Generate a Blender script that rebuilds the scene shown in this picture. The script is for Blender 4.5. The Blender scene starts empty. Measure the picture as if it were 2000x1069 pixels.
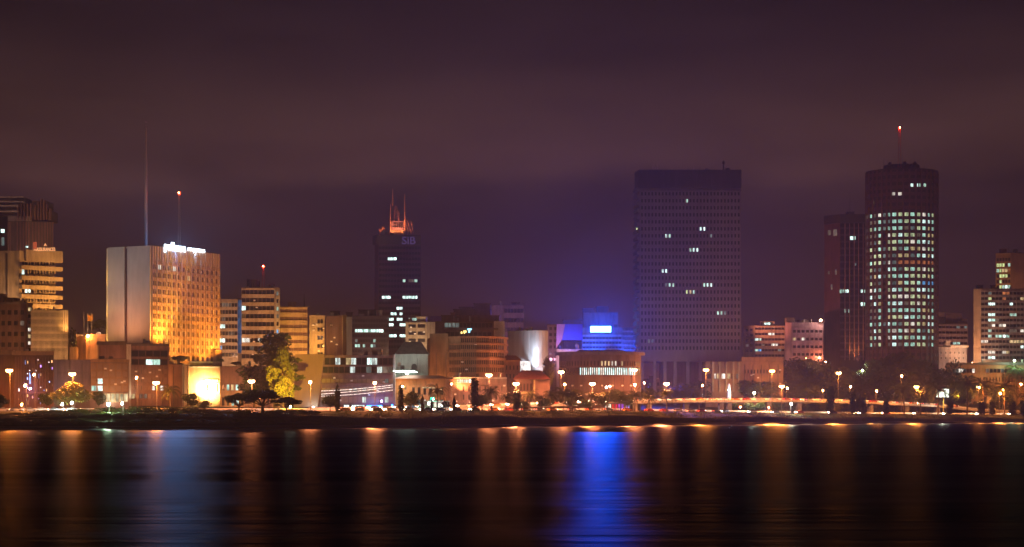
import bpy, math, random
from mathutils import Vector
R = math.radians
random.seed(7)
# ------------------------------------------------------------------ camera
F = 4090.0          # focal length in pixels of a 2000 px wide frame
HZ = 798.0          # row of the true horizon in that frame
EYE = 7.0           # camera height above the lagoon
scene = bpy.context.scene
col = scene.collection
cd = bpy.data.cameras.new('camera'); cam = bpy.data.objects.new('camera', cd); col.objects.link(cam)
cam.location = (0, 0, EYE); cam.rotation_euler = (R(90), 0, 0)
cd.sensor_width = 36; cd.lens = F / 2000 * 36
cd.shift_y = (HZ - 534.5) / 2000
cd.clip_start = 1; cd.clip_end = 20000
scene.camera = cam
scene.view_settings.view_transform = 'Standard'
scene.view_settings.look = 'None'
scene.view_settings.exposure = 0
scene.view_settings.gamma = 1
cy = scene.cycles
cy.use_denoising = True; cy.use_adaptive_sampling = False
cy.use_light_tree = True
cy.max_bounces = 4; cy.diffuse_bounces = 2; cy.glossy_bounces = 3; cy.volume_bounces = 0
cy.transparent_max_bounces = 8
cy.sample_clamp_indirect = 3.0
cy.caustics_reflective = False; cy.caustics_refractive = False

# ------------------------------------------------------------------ world: light-polluted night cloud
W = bpy.data.worlds.new('World'); scene.world = W; W.use_nodes = True
nt = W.node_tree; N = nt.nodes; L = nt.links
for n in list(N): N.remove(n)
def nn(tree, typ, **kw):
    n = tree.nodes.new(typ)
    for k, v in kw.items():
        if k in ('inp',):
            for a, b in v.items(): n.inputs[a].default_value = b
        else: setattr(n, k, v)
    return n
out = nn(nt, 'ShaderNodeOutputWorld'); bg = nn(nt, 'ShaderNodeBackground')
tc = nn(nt, 'ShaderNodeTexCoord'); sp = nn(nt, 'ShaderNodeSeparateXYZ')
L.new(tc.outputs['Generated'], sp.inputs[0])
mp = nn(nt, 'ShaderNodeMapping'); mp.inputs['Scale'].default_value = (3.0, 3.0, 26.0)
L.new(tc.outputs['Generated'], mp.inputs[0])
nz = nn(nt, 'ShaderNodeTexNoise'); nz.inputs['Scale'].default_value = 1.3; nz.inputs['Detail'].default_value = 5; nz.inputs['Roughness'].default_value = 0.5
L.new(mp.outputs[0], nz.inputs['Vector'])
nz2 = nn(nt, 'ShaderNodeTexNoise'); nz2.inputs['Scale'].default_value = 2.6; nz2.inputs['Detail'].default_value = 6
mp2 = nn(nt, 'ShaderNodeMapping'); mp2.inputs['Scale'].default_value = (2.6, 2.6, 9.0); mp2.inputs['Location'].default_value = (3.1, 0.4, 0.2)
L.new(tc.outputs['Generated'], mp2.inputs[0]); L.new(mp2.outputs[0], nz2.inputs['Vector'])
# elevation + a little wobble -> ramp
ma = nn(nt, 'ShaderNodeMath', operation='MULTIPLY_ADD'); ma.inputs[1].default_value = 0.038; 
L.new(nz.outputs['Fac'], ma.inputs[0]); L.new(sp.outputs['Z'], ma.inputs[2])
mb2 = nn(nt, 'ShaderNodeMath', operation='MULTIPLY_ADD'); mb2.inputs[1].default_value = .05; L.new(nz2.outputs['Fac'], mb2.inputs[0]); L.new(ma.outputs[0], mb2.inputs[2])
sb = nn(nt, 'ShaderNodeMath', operation='SUBTRACT'); sb.inputs[1].default_value = .025; L.new(mb2.outputs[0], sb.inputs[0])
rp = nn(nt, 'ShaderNodeValToRGB'); L.new(sb.outputs[0], rp.inputs[0])
def s2l(c): return tuple((x/255/12.92 if x/255 <= .04045 else ((x/255+.055)/1.055)**2.4) for x in c)
SKY = [(0.000, (66, 34, 33)), (0.055, (57, 32, 35)), (0.105, (49, 29, 35)), (0.119, (53, 33, 37)), (0.136, (70, 45, 43)), (0.165, (63, 41, 37)), (0.190, (48, 31, 31)), (0.222, (37, 24, 26)), (0.30, (31, 22, 24)), (1.0, (26, 19, 21))]
els = rp.color_ramp.elements
while len(els) > 1: els.remove(els[-1])
els[0].position = 0; els[0].color = (*s2l(SKY[0][1]), 1)
for p, c in SKY[1:]:
    e = els.new(p); e.color = (*s2l(c), 1)
mr = nn(nt, 'ShaderNodeMapRange'); mr.inputs['From Min'].default_value = .3; mr.inputs['From Max'].default_value = .72
mr.inputs['To Min'].default_value = .52; mr.inputs['To Max'].default_value = 1.42
L.new(nz2.outputs['Fac'], mr.inputs['Value'])
vm = nn(nt, 'ShaderNodeVectorMath', operation='SCALE'); L.new(rp.outputs[0], vm.inputs[0]); L.new(mr.outputs[0], vm.inputs['Scale'])
L.new(vm.outputs[0], bg.inputs['Color']); bg.inputs['Strength'].default_value = .88
L.new(bg.outputs[0], out.inputs['Surface'])

# ------------------------------------------------------------------ helpers: picture scale
def X(px, D): return (px - 1000.0) * D / F
def Z(py, D): return EYE + (HZ - py) * D / F
_sh = [(-900, 560), (-400, 615), (-163, 666), (-85, 698), (-52.5, 716), (0, 756), (48, 812), (106, 868), (210, 952), (420, 1060), (1000, 1300)]
def _lin(x, T):
    if x <= T[0][0]: return T[0][1]
    for (a, b), (c, d) in zip(T, T[1:]):
        if x <= c: return b + (d - b) * (x - a) / (c - a)
    return T[-1][1]
def YS(x):            # distance of the shoreline at world x (smoothed)
    return sum(_lin(x + k * 9, _sh) for k in range(-3, 4)) / 7
_gp = [(-200, -3), (-20, -2), (0, -.12), (2, 0.9), (9, 4.0), (24, 4.9), (42, 5.9), (64, 5.95), (84, 6.1), (130, 8), (220, 10), (420, 12), (9000, 12)]
_kx = [(40, 1), (115, .80), (168, .70), (225, .62)]
def G(t, x=0):
    z = _lin(t, _gp)
    if t <= 0 or x <= 40: return z
    k = _lin(x, _kx); w = 1 if t < 84 else max(0, 1-(t-84)/90)
    return z*(1-(1-k)*w)
def GZ(x, y): return G(y - YS(x), x)
def RZ(x): return G(52, x)
def shoreD(px):       # distance at which the ray through column px meets the shoreline
    D = 750.0
    for _ in range(40): D = 0.5 * D + 0.5 * YS(X(px, D))
    return D
def DT(px, t): 
    D = shoreD(px) + t
    for _ in range(30): D = 0.5 * D + 0.5 * (YS(X(px, D)) + t)
    return D

# ------------------------------------------------------------------ helpers: mesh building
class MB:
    def __init__(s): s.v = []; s.f = []; s.m = []; s.sm = False
    def quad(s, a, b, c, d, mi=0):
        i = len(s.v); s.v += [a, b, c, d]; s.f.append((i, i+1, i+2, i+3)); s.m.append(mi)
    def hexa(s, p, mi=0):   # p: 4 bottom + 4 top
        i = len(s.v); s.v += p
        for q in ((0,3,2,1), (4,5,6,7), (0,1,5,4), (1,2,6,5), (2,3,7,6), (3,0,4,7)):
            s.f.append(tuple(i+k for k in q)); s.m.append(mi)
    def box(s, x0, x1, y0, y1, z0, z1, mi=0):
        s.hexa([(x0,y0,z0),(x1,y0,z0),(x1,y1,z0),(x0,y1,z0),(x0,y0,z1),(x1,y0,z1),(x1,y1,z1),(x0,y1,z1)], mi)
    def prism(s, poly, z0, z1, mi=0, mtop=None):
        n = len(poly); i = len(s.v)
        s.v += [(p[0], p[1], z0) for p in poly] + [(p[0], p[1], z1) for p in poly]
        for k in range(n):
            s.f.append((i+k, i+(k+1) % n, i+n+(k+1) % n, i+n+k)); s.m.append(mi)
        s.f.append(tuple(i+n+k for k in range(n))); s.m.append(mi if mtop is None else mtop)
        s.f.append(tuple(i+k for k in reversed(range(n)))); s.m.append(mi)
    def tube(s, a, b, r0, r1=None, n=6, mi=0):
        r1 = r0 if r1 is None else r1
        a = Vector(a); b = Vector(b); d = (b - a)
        if d.length < 1e-6: return
        d.normalize(); u = d.orthogonal().normalized(); w = d.cross(u); i = len(s.v)
        for (c, r) in ((a, r0), (b, r1)):
            for k in range(n):
                t = 2*math.pi*k/n; s.v.append(tuple(c + u*math.cos(t)*r + w*math.sin(t)*r))
        for k in range(n):
            s.f.append((i+k, i+(k+1) % n, i+n+(k+1) % n, i+n+k)); s.m.append(mi)
        s.f.append(tuple(i+k for k in reversed(range(n)))); s.m.append(mi)
        s.f.append(tuple(i+n+k for k in range(n))); s.m.append(mi)
    def ball(s, c, r, mi=0, n=8, m=5, sz=1):
        i = len(s.v); 
        for a in range(1, m):
            ph = math.pi*a/m
            for k in range(n):
                t = 2*math.pi*k/n
                s.v.append((c[0]+r*math.sin(ph)*math.cos(t), c[1]+r*math.sin(ph)*math.sin(t), c[2]+r*sz*math.cos(ph)))
        top = len(s.v); s.v.append((c[0], c[1], c[2]+r*sz)); bot = top+1; s.v.append((c[0], c[1], c[2]-r*sz))
        for a in range(m-2):
            for k in range(n):
                s.f.append((i+a*n+k, i+(a+1)*n+k, i+(a+1)*n+(k+1) % n, i+a*n+(k+1) % n)); s.m.append(mi)
        for k in range(n):
            s.f.append((top, i+k, i+(k+1) % n)); s.m.append(mi)
            s.f.append((bot, i+(m-2)*n+(k+1) % n, i+(m-2)*n+k)); s.m.append(mi)
    def build(s, name, mats, parent=None, smooth=False, label=None, kind=None):
        if not isinstance(mats, (list, tuple)): mats = [mats]
        me = bpy.data.meshes.new(name)
        o0 = parent_world(parent) if parent else (0, 0, 0)
        me.from_pydata([(v[0]-o0[0], v[1]-o0[1], v[2]-o0[2]) for v in s.v], [], s.f)
        for m in mats: me.materials.append(m)
        for p, mi in zip(me.polygons, s.m):
            p.material_index = mi; p.use_smooth = smooth
        me.update()
        o = bpy.data.objects.new(name, me); col.objects.link(o)
        if parent: o.parent = parent
        if label: o['label'] = label
        if kind: o['kind'] = kind
        return o
def parent_world(p):
    x = y = z = 0
    while p is not None:
        x += p.location.x; y += p.location.y; z += p.location.z; p = p.parent
    return (x, y, z)
def thing(name, label, cat, loc, group=None):
    o = bpy.data.objects.new(name, None); col.objects.link(o); o.location = loc
    o.empty_display_size = 1
    o['label'] = label; o['category'] = cat
    if group: o['group'] = group
    return o
def struct(o): o['kind'] = 'structure'; return o
def copy_tree(o, parent=None):
    c = o.copy(); col.objects.link(c); c.parent = parent
    for ch in list(o.children): copy_tree(ch, c)
    return c

class Face:
    """a vertical wall plane from plan point a (left as seen) to b (right), base zb, top zt"""
    def __init__(s, a, b, zb, zt):
        s.a = Vector((a[0], a[1])); s.b = Vector((b[0], b[1])); s.L = (s.b-s.a).length
        s.d = (s.b-s.a)/s.L; s.n = Vector((s.d.y, -s.d.x)); s.zb = zb; s.zt = zt
        s.ang = math.atan2(s.d.y, s.d.x)
    def P(s, u, z, o=0):
        p = s.a + s.d*u + s.n*o; return (p.x, p.y, z)
    def U(s, px):   # where column px crosses the wall
        k = (px-1000.0)/F       # x = k*y
        den = s.d.x - k*s.d.y
        return (k*s.a.y - s.a.x)/den
    def D(s, u): return s.a.y + s.d.y*u
    def Zp(s, py, u): return Z(py, s.D(u))
    def bx(s, mb, u0, u1, z0, z1, o0, o1, mi=0):
        # o0 inner, o1 outer
        p = [s.P(u0, z0, o1), s.P(u1, z0, o1), s.P(u1, z0, o0), s.P(u0, z0, o0),
             s.P(u0, z1, o1), s.P(u1, z1, o1), s.P(u1, z1, o0), s.P(u0, z1, o0)]
        mb.hexa(p, mi)

# ------------------------------------------------------------------ materials
MATS = {}
def _base(name):
    m = bpy.data.materials.new(name); m.use_nodes = True; t = m.node_tree
    for n in list(t.nodes): t.nodes.remove(n)
    return m, t, nn(t, 'ShaderNodeOutputMaterial')
def wall(name, c, rough=.85, var=.40, scale=.12, streak=.55, spec=.3):
    """weathered wall paint / concrete: blotches and vertical rain streaks"""
    if name in MATS: return MATS[name]
    m, t, o = _base(name)
    b = nn(t, 'ShaderNodeBsdfPrincipled'); b.inputs['Roughness'].default_value = rough
    b.inputs['Specular IOR Level'].default_value = spec
    tc = nn(t, 'ShaderNodeTexCoord'); mp = nn(t, 'ShaderNodeMapping'); mp.inputs['Scale'].default_value = (1, 1, .16)
    n1 = nn(t, 'ShaderNodeTexNoise'); n1.inputs['Scale'].default_value = scale; n1.inputs['Detail'].default_value = 6
    n2 = nn(t, 'ShaderNodeTexNoise'); n2.inputs['Scale'].default_value = scale*7; n2.inputs['Detail'].default_value = 4
    t.links.new(tc.outputs['Object'], n1.inputs['Vector']); t.links.new(tc.outputs['Object'], mp.inputs[0]); t.links.new(mp.outputs[0], n2.inputs['Vector'])
    mx = nn(t, 'ShaderNodeMix', data_type='FLOAT'); mx.inputs[0].default_value = streak
    t.links.new(n1.outputs['Fac'], mx.inputs[2]); t.links.new(n2.outputs['Fac'], mx.inputs[3])
    r = nn(t, 'ShaderNodeMapRange'); r.inputs['From Min'].default_value = .32; r.inputs['From Max'].default_value = .66
    r.inputs['To Min'].default_value = 1-var*1.3; r.inputs['To Max'].default_value = 1+var*.5
    t.links.new(mx.outputs[0], r.inputs['Value'])
    v = nn(t, 'ShaderNodeVectorMath', operation='SCALE'); v.inputs[0].default_value = c
    t.links.new(r.outputs[0], v.inputs['Scale']); t.links.new(v.outputs[0], b.inputs['Base Color'])
    t.links.new(b.outputs[0], o.inputs[0]); MATS[name] = m; return m
def plain(name, c, rough=.5, metal=0, spec=.4):
    if name in MATS: return MATS[name]
    m, t, o = _base(name)
    b = nn(t, 'ShaderNodeBsdfPrincipled'); b.inputs['Roughness'].default_value = rough
    b.inputs['Base Color'].default_value = (*c, 1); b.inputs['Metallic'].default_value = metal; b.inputs['Specular IOR Level'].default_value = spec
    t.links.new(b.outputs[0], o.inputs[0]); MATS[name] = m; return m
def lit(name, c, s, flat=False):
    """a lit room behind glass: blinds and furniture break up the glow"""
    if name in MATS: return MATS[name]
    m, t, o = _base(name)
    e = nn(t, 'ShaderNodeEmission'); e.inputs['Color'].default_value = (*c, 1)
    e.inputs['Strength'].default_value = s
    if not flat:
        tc = nn(t, 'ShaderNodeTexCoord'); oi = nn(t, 'ShaderNodeObjectInfo')
        ad = nn(t, 'ShaderNodeVectorMath', operation='ADD')
        ml = nn(t, 'ShaderNodeMath', operation='MULTIPLY'); ml.inputs[1].default_value = 57
        t.links.new(oi.outputs['Random'], ml.inputs[0]); t.links.new(ml.outputs[0], ad.inputs[1]); t.links.new(tc.outputs['Object'], ad.inputs[0])
        mp = nn(t, 'ShaderNodeMapping'); mp.inputs['Scale'].default_value = (1, 1, .35); t.links.new(ad.outputs[0], mp.inputs[0])
        n1 = nn(t, 'ShaderNodeTexNoise'); n1.inputs['Scale'].default_value = 1.1; n1.inputs['Detail'].default_value = 3
        t.links.new(mp.outputs[0], n1.inputs['Vector'])
        r = nn(t, 'ShaderNodeMapRange'); r.inputs['From Min'].default_value = .35; r.inputs['From Max'].default_value = .62
        r.inputs['To Min'].default_value = s*.35; r.inputs['To Max'].default_value = s*1.25
        t.links.new(n1.outputs['Fac'], r.inputs['Value'])
        r2 = nn(t, 'ShaderNodeMapRange'); r2.inputs['To Min'].default_value = .65; r2.inputs['To Max'].default_value = 1.2
        t.links.new(oi.outputs['Random'], r2.inputs['Value'])
        m2 = nn(t, 'ShaderNodeMath', operation='MULTIPLY'); t.links.new(r.outputs[0], m2.inputs[0]); t.links.new(r2.outputs[0], m2.inputs[1])
        t.links.new(m2.outputs[0], e.inputs['Strength'])
    t.links.new(e.outputs[0], o.inputs[0]); m.cycles.emission_sampling = 'NONE'
    MATS[name] = m; return m
def leaf(name, c, c2):
    if name in MATS: return MATS[name]
    m, t, o = _base(name)
    b = nn(t, 'ShaderNodeBsdfPrincipled'); b.inputs['Roughness'].default_value = .6; b.inputs['Specular IOR Level'].default_value = .25
    tc = nn(t, 'ShaderNodeTexCoord'); n1 = nn(t, 'ShaderNodeTexNoise'); n1.inputs['Scale'].default_value = .9; n1.inputs['Detail'].default_value = 4
    t.links.new(tc.outputs['Object'], n1.inputs['Vector'])
    rp = nn(t, 'ShaderNodeValToRGB'); rp.color_ramp.elements[0].position = .35; rp.color_ramp.elements[1].position = .68
    rp.color_ramp.elements[0].color = (*c, 1); rp.color_ramp.elements[1].color = (*c2, 1)
    t.links.new(n1.outputs['Fac'], rp.inputs[0]); t.links.new(rp.outputs[0], b.inputs['Base Color'])
    tr = nn(t, 'ShaderNodeBsdfTranslucent'); t.links.new(rp.outputs[0], tr.inputs['Color'])
    mx = nn(t, 'ShaderNodeMixShader'); mx.inputs[0].default_value = .25
    t.links.new(b.outputs[0], mx.inputs[1]); t.links.new(tr.outputs[0], mx.inputs[2])
    t.links.new(mx.outputs[0], o.inputs[0]); MATS[name] = m; return m

GLASS = plain('dark glass', (.010, .010, .014), .12, 0, .4)
GLASS2 = plain('tinted glass', (.014, .013, .018), .2, 0, .35)
METAL = plain('galvanised steel', (.30, .29, .28), .5, .6)
DARKM = plain('dark steel', (.05, .05, .055), .5, .3)
REDM = plain('red and white mast paint', (.35, .06, .04), .6)
WHITEP = plain('white paint', (.8, .79, .76), .5)
TAR = wall('roof felt', (.06, .055, .05))
COOL = lit('cool office light', (.62, 1.0, .82), 1.0)
COOLB = lit('bright cool office light', (.72, 1.0, .92), 2.2)
WHT = lit('white room light', (1, .92, .78), 1.3)
WARM = lit('warm room light', (1, .72, .34), .9)
DIM = lit('dim room light', (.75, .55, .4), .22)
DIMC = lit('dim cool room light', (.45, .6, .55), .30)
ORG = lit('orange room light', (1, .3, .1), .55)
BLU = lit('blue room light', (.15, .5, 1), .9)
YEL = lit('yellow room light', (.85, 1.0, .42), 1.1)

SOD = (1.0, .36, .085); SODW = (1.0, .50, .20)
LIGHTS = {}
def point(name, loc, power, c, parent=None, r=.3):
    key = (name, round(power), c, r)
    if key not in LIGHTS:
        ld = bpy.data.lights.new(name, 'POINT'); ld.energy = power; ld.color = c; ld.shadow_soft_size = r; LIGHTS[key] = ld
    o = bpy.data.objects.new(name, LIGHTS[key]); col.objects.link(o)
    w = parent_world(parent) if parent else (0, 0, 0)
    o.location = (loc[0]-w[0], loc[1]-w[1], loc[2]-w[2]); o.parent = parent
    o.visible_camera = False if False else True
    return o
def spot(name, loc, target, power, c, deg=80, parent=None, r=.3, blend=.6):
    ld = bpy.data.lights.new(name, 'SPOT'); ld.energy = power; ld.color = c; ld.spot_size = R(deg); ld.spot_blend = blend; ld.shadow_soft_size = r
    o = bpy.data.objects.new(name, ld); col.objects.link(o)
    w = parent_world(parent) if parent else (0, 0, 0)
    o.location = (loc[0]-w[0], loc[1]-w[1], loc[2]-w[2]); o.parent = parent
    o.rotation_euler = (Vector(target)-Vector(loc)).to_track_quat('-Z', 'Y').to_euler()
    return o

def text_mesh(body, size, mat, name, loc, ang, parent, depth=.12, width=None):
    cu = bpy.data.curves.new(name, 'FONT'); cu.body = body; cu.size = size; cu.extrude = depth; cu.offset = size*.012
    cu.align_x = 'CENTER'; cu.align_y = 'BOTTOM_BASELINE'
    tmp = bpy.data.objects.new('tmp', cu); col.objects.link(tmp)
    dg = bpy.context.evaluated_depsgraph_get(); me = bpy.data.meshes.new_from_object(tmp.evaluated_get(dg))
    bpy.data.objects.remove(tmp); me.materials.clear(); me.materials.append(mat)
    if width:
        xs = [v.co.x for v in me.vertices]; k = width/(max(xs)-min(xs)); cx = (max(xs)+min(xs))/2
        for v in me.vertices: v.co.x = (v.co.x-cx)*k
    o = bpy.data.objects.new(name, me); col.objects.link(o)
    w = parent_world(parent) if parent else (0, 0, 0)
    o.parent = parent; o.location = (loc[0]-w[0], loc[1]-w[1], loc[2]-w[2]); o.rotation_euler = (R(90), 0, ang)
    return o

# ------------------------------------------------------------------ helpers: buildings
class Bld:
    def __init__(s, name, label, cat, pts, D=None, ytop=None, m=None, depth=22, zt=None, zb=None, roof=True):
        """pts: [(px, D), ...] plan corners facing us, left to right; the back is closed `depth` metres behind"""
        P = [Vector((X(p, d), d)) for p, d in pts]
        s.zt = zt if zt is not None else Z(ytop, pts[0][1] if D is None else D)
        cx = sum(p.x for p in P)/len(P); cyy = min(p.y for p in P)
        s.zb = zb if zb is not None else min(GZ(p.x, p.y) for p in P) - .3
        s.root = thing(name, label, cat, (cx, cyy, s.zb)); s.m = m
        # back corners: straight away from the viewer along the first/last face normals averaged
        s.faces = []
        dirs = (P[-1]-P[0]).normalized(); nb = Vector((-dirs.y, dirs.x))
        vd_ = Vector((cx, sum(p.y for p in P)/len(P))).normalized()*depth; s.poly = [tuple(p) for p in P] + [tuple(P[-1]+vd_), tuple(P[0]+vd_)]
        for a, b in zip(P, P[1:]): s.faces.append(Face(a, b, s.zb, s.zt))
        w = MB(); w.prism(s.poly, s.zb, s.zt); s.wall = w.build('wall', m, s.root)
        if roof:   # parapet + roof slab set inside it
            q = MB(); c = Vector((sum(p[0] for p in s.poly)/len(s.poly), sum(p[1] for p in s.poly)/len(s.poly)))
            inner = [tuple(c+(Vector(p)-c)*.965) for p in s.poly]
            q.prism(inner, s.zt-.2, s.zt+.06); q.build('roof', TAR, s.root)
        s.wm = {}; s.count = 0; s.rest = []; s.hasroof = roof
    def part(s, mb, name, m, label=None): return mb.build(name, m, s.root, label=label)
    def window(s, f, u0, u1, z0, z1, m, off=.03, proud=.04):
        w = u1-u0; h = z1-z0; key = (round(w, 2), round(h, 2))
        if s.count >= 98: s.rest.append((f, u0, u1, z0, z1, m, off)); return
        if key not in s.wm:
            mb = MB(); mb.box(-w/2, w/2, -proud, 0, -h/2, h/2, 0)
            me = bpy.data.meshes.new('window'); me.from_pydata(mb.v, [], mb.f); me.materials.append(GLASS); me.update(); s.wm[key] = me
        o = bpy.data.objects.new('window', s.wm[key]); col.objects.link(o); o.parent = s.root
        p = f.P((u0+u1)/2, (z0+z1)/2, off); r = s.root.location
        o.location = (p[0]-r.x, p[1]-r.y, p[2]-r.z); o.rotation_euler = (0, 0, f.ang)
        o.material_slots[0].link = 'OBJECT'; o.material_slots[0].material = m
        s.count += 1
    def clutter(s):
        if not s.hasroof or s.faces[-1].L+s.faces[0].L < 6: return
        rc_ = random.Random(int(abs(s.root.location.x)*7+s.zt)); f = max(s.faces, key=lambda q: q.L)
        if f.L < 6: return
        for k in range(2+int(f.L/9)):
            u = f.L*(.06+.88*rc_.random()); w = .5+1.1*rc_.random(); h = .5+1.3*rc_.random(); mb = MB(); o0 = -2.2-2*rc_.random()
            if rc_.random() < .3:
                p = f.P(u, 0, o0); mb.tube((p[0], p[1], s.zt+.1), (p[0], p[1], s.zt+.9+h), w*.55, w*.55, 10); s.part(mb, 'water_tank', METAL)
            elif rc_.random() < .35:
                p = f.P(u, 0, o0); mb.tube((p[0], p[1], s.zt), (p[0], p[1], s.zt+2+2.5*rc_.random()), .06, .04, 4); z_ = s.zt+1.8
                for q in range(3): mb.tube((p[0]-.5+.1*q, p[1], z_-.25*q), (p[0]+.5-.1*q, p[1], z_-.25*q), .03, None, 3)
                s.part(mb, 'aerial', METAL)
            else:
                f.bx(mb, u, u+w*1.6, s.zt+.07, s.zt+h, o0, o0+w); s.part(mb, 'roof_unit', random.choice([TAR, METAL, s.m]))
    def ac(s, f, n, y0, y1):
        ra_ = random.Random(n*31+int(y0))
        for k in range(n):
            u = f.L*(.04+.9*ra_.random()); z = f.Zp(y0+(y1-y0)*ra_.random(), u); mb = MB(); f.bx(mb, u, u+.9, z, z+.6, .03, .45); s.part(mb, 'air_conditioner', WHITEP)
    def pipes(s, f, n, y0):
        for k in range(n):
            u = f.L*(k+.35)/n; mb = MB(); f.bx(mb, u, u+.16, s.zb+.5, min(s.zt-.1, f.Zp(y0, u)), .02, .2); s.part(mb, 'downpipe', DARKM)
    def finish(s):
        s.clutter()
        if s.rest:
            mb = MB(); ms = []
            for f, u0, u1, z0, z1, m, off in s.rest:
                if m not in ms: ms.append(m)
                f.bx(mb, u0, u1, z0, z1, off, off+.04, ms.index(m))
            mb.build('window', ms, s.root, kind='stuff')
        s.rest = []
    def grid(s, f, x0, x1, y0, y1, nc, nr, ww=.6, wh=.6, L=(), frame=None, fout=.3, sout=None, dark=None, prob=0, pm=None, pier=True, sill=.5, skip=None, fname='facade_frame', dimp=0):
        """nc x nr windows over the picture rectangle x0..x1, y0..y1 of face f; L = [(px, py, material)] names the lit ones"""
        u0, u1 = f.U(x0), f.U(x1); um = (u0+u1)/2
        zt, zb = f.Zp(y0, f.U((x0+x1)/2)), f.Zp(y1, f.U((x0+x1)/2))
        zt = min(zt, s.zt-.25)
        cw = (u1-u0)/nc; rh = (zt-zb)/nr
        lt = {}
        for px, py, m in L:
            uu = f.U(px); zz = f.Zp(py, uu)
            lt[(min(nc-1, max(0, int((uu-u0)/cw))), min(nr-1, max(0, int((zt-zz)/rh))))] = m
        order = []
        for j in range(nr):
            for i in range(nc):
                if skip and skip(i, j): continue
                m = lt.get((i, j))
                if m is None and prob and random.random() < prob: m = random.choice(pm)
                if m is None and dimp and random.random() < dimp: m = DIM
                order.append((0 if m else 1, i, j, m or dark or GLASS))
        order.sort(key=lambda q: q[0])
        for _, i, j, m in order:
            a = u0+cw*(i+.5-ww/2); b = u0+cw*(i+.5+ww/2); t = zt-rh*(j+.5-wh/2); c = zt-rh*(j+.5+wh/2)
            s.window(f, a, b, c, t, m)
        if frame:
            mb = MB(); so = fout*.8 if sout is None else sout
            if pier:
                for i in range(nc+1):
                    uc = u0+cw*i; h = cw*(1-ww)/2
                    f.bx(mb, max(u0-.05, uc-h), min(u1+.05, uc+h), zb, zt, .015, fout)
            for j in range(nr+1):
                zc = zt-rh*j; h = rh*(1-wh)/2
                if so > 0: f.bx(mb, u0, u1, max(zb, zc-h), min(zt, zc+h), .012, so)
            mb.build(fname, frame, s.root)
    def roofbox(s, px0, px1, ytop, D, depth=6, m=None, name='roof_room', ybase=None):
        mb = MB(); zb = s.zt if ybase is None else Z(ybase, D)
        mb.box(X(px0, D), X(px1, D), D, D+depth, zb+.01, Z(ytop, D)); mb.box(X(px0, D)-.3, X(px1, D)+.3, D-.3, D+depth+.3, Z(ytop, D)+.003, Z(ytop, D)+.3)
        return mb.build(name, m or s.m, s.root)
    def flood(s, f, px, py, tpy, pw, c=(1, .40, .13), deg=120, off=12):  # added unseen spot, brightens a facade the street lamps leave dark
        u = f.U(px); a = f.P(u, f.Zp(py, u), off); tgt = f.P(u, f.Zp(tpy, u), 0); spot('added_facade_fill', a, tgt, pw, c, deg, s.root, .3, .8)
    def mast(s, px, ytop, D, w=.8, ybase=None, m=None, red=0, name='antenna_mast', lattice=True, tip=None):
        mb = MB(); x = X(px, D); z0 = s.zt if ybase is None else Z(ybase, D); z1 = Z(ytop, D)
        if lattice:
            n = max(3, int((z1-z0)/(w*1.6))); c = [(-1,-1),(1,-1),(1,1),(-1,1)]
            wd = lambda k: w/2*(1-.55*k/n)
            for a, b in c: mb.tube((x+a*w/2, D+b*w/2, z0), (x+a*wd(n), D+b*wd(n), z1), .07, .05, 4)
            for k in range(n):
                za = z0+(z1-z0)*k/n; zc = z0+(z1-z0)*(k+1)/n
                for q in range(4):
                    a, b = c[q]; a2, b2 = c[(q+1) % 4]
                    mb.tube((x+a*wd(k), D+b*wd(k), za), (x+a2*wd(k+1), D+b2*wd(k+1), zc), .035, None, 3)
        else:
            mb.tube((x, D, z0), (x, D, z0+(z1-z0)*.6), w/2, w/2*.75, 6); mb.tube((x, D, z0+(z1-z0)*.6), (x, D, z1), w/2*.6, w/2*.3, 6)
        o = mb.build(name, m or METAL, s.root)
        if red:
            q = MB(); q.ball((x, D, z1+.5), .62, 0, 8, 6); b = q.build('beacon', RED, o); point('beacon_light', (x, D-.9, z1+.6), red, (1, .06, .02), o, .2)
        return o
RED = lit('red beacon glass', (1, .05, .015), 9, True)
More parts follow.
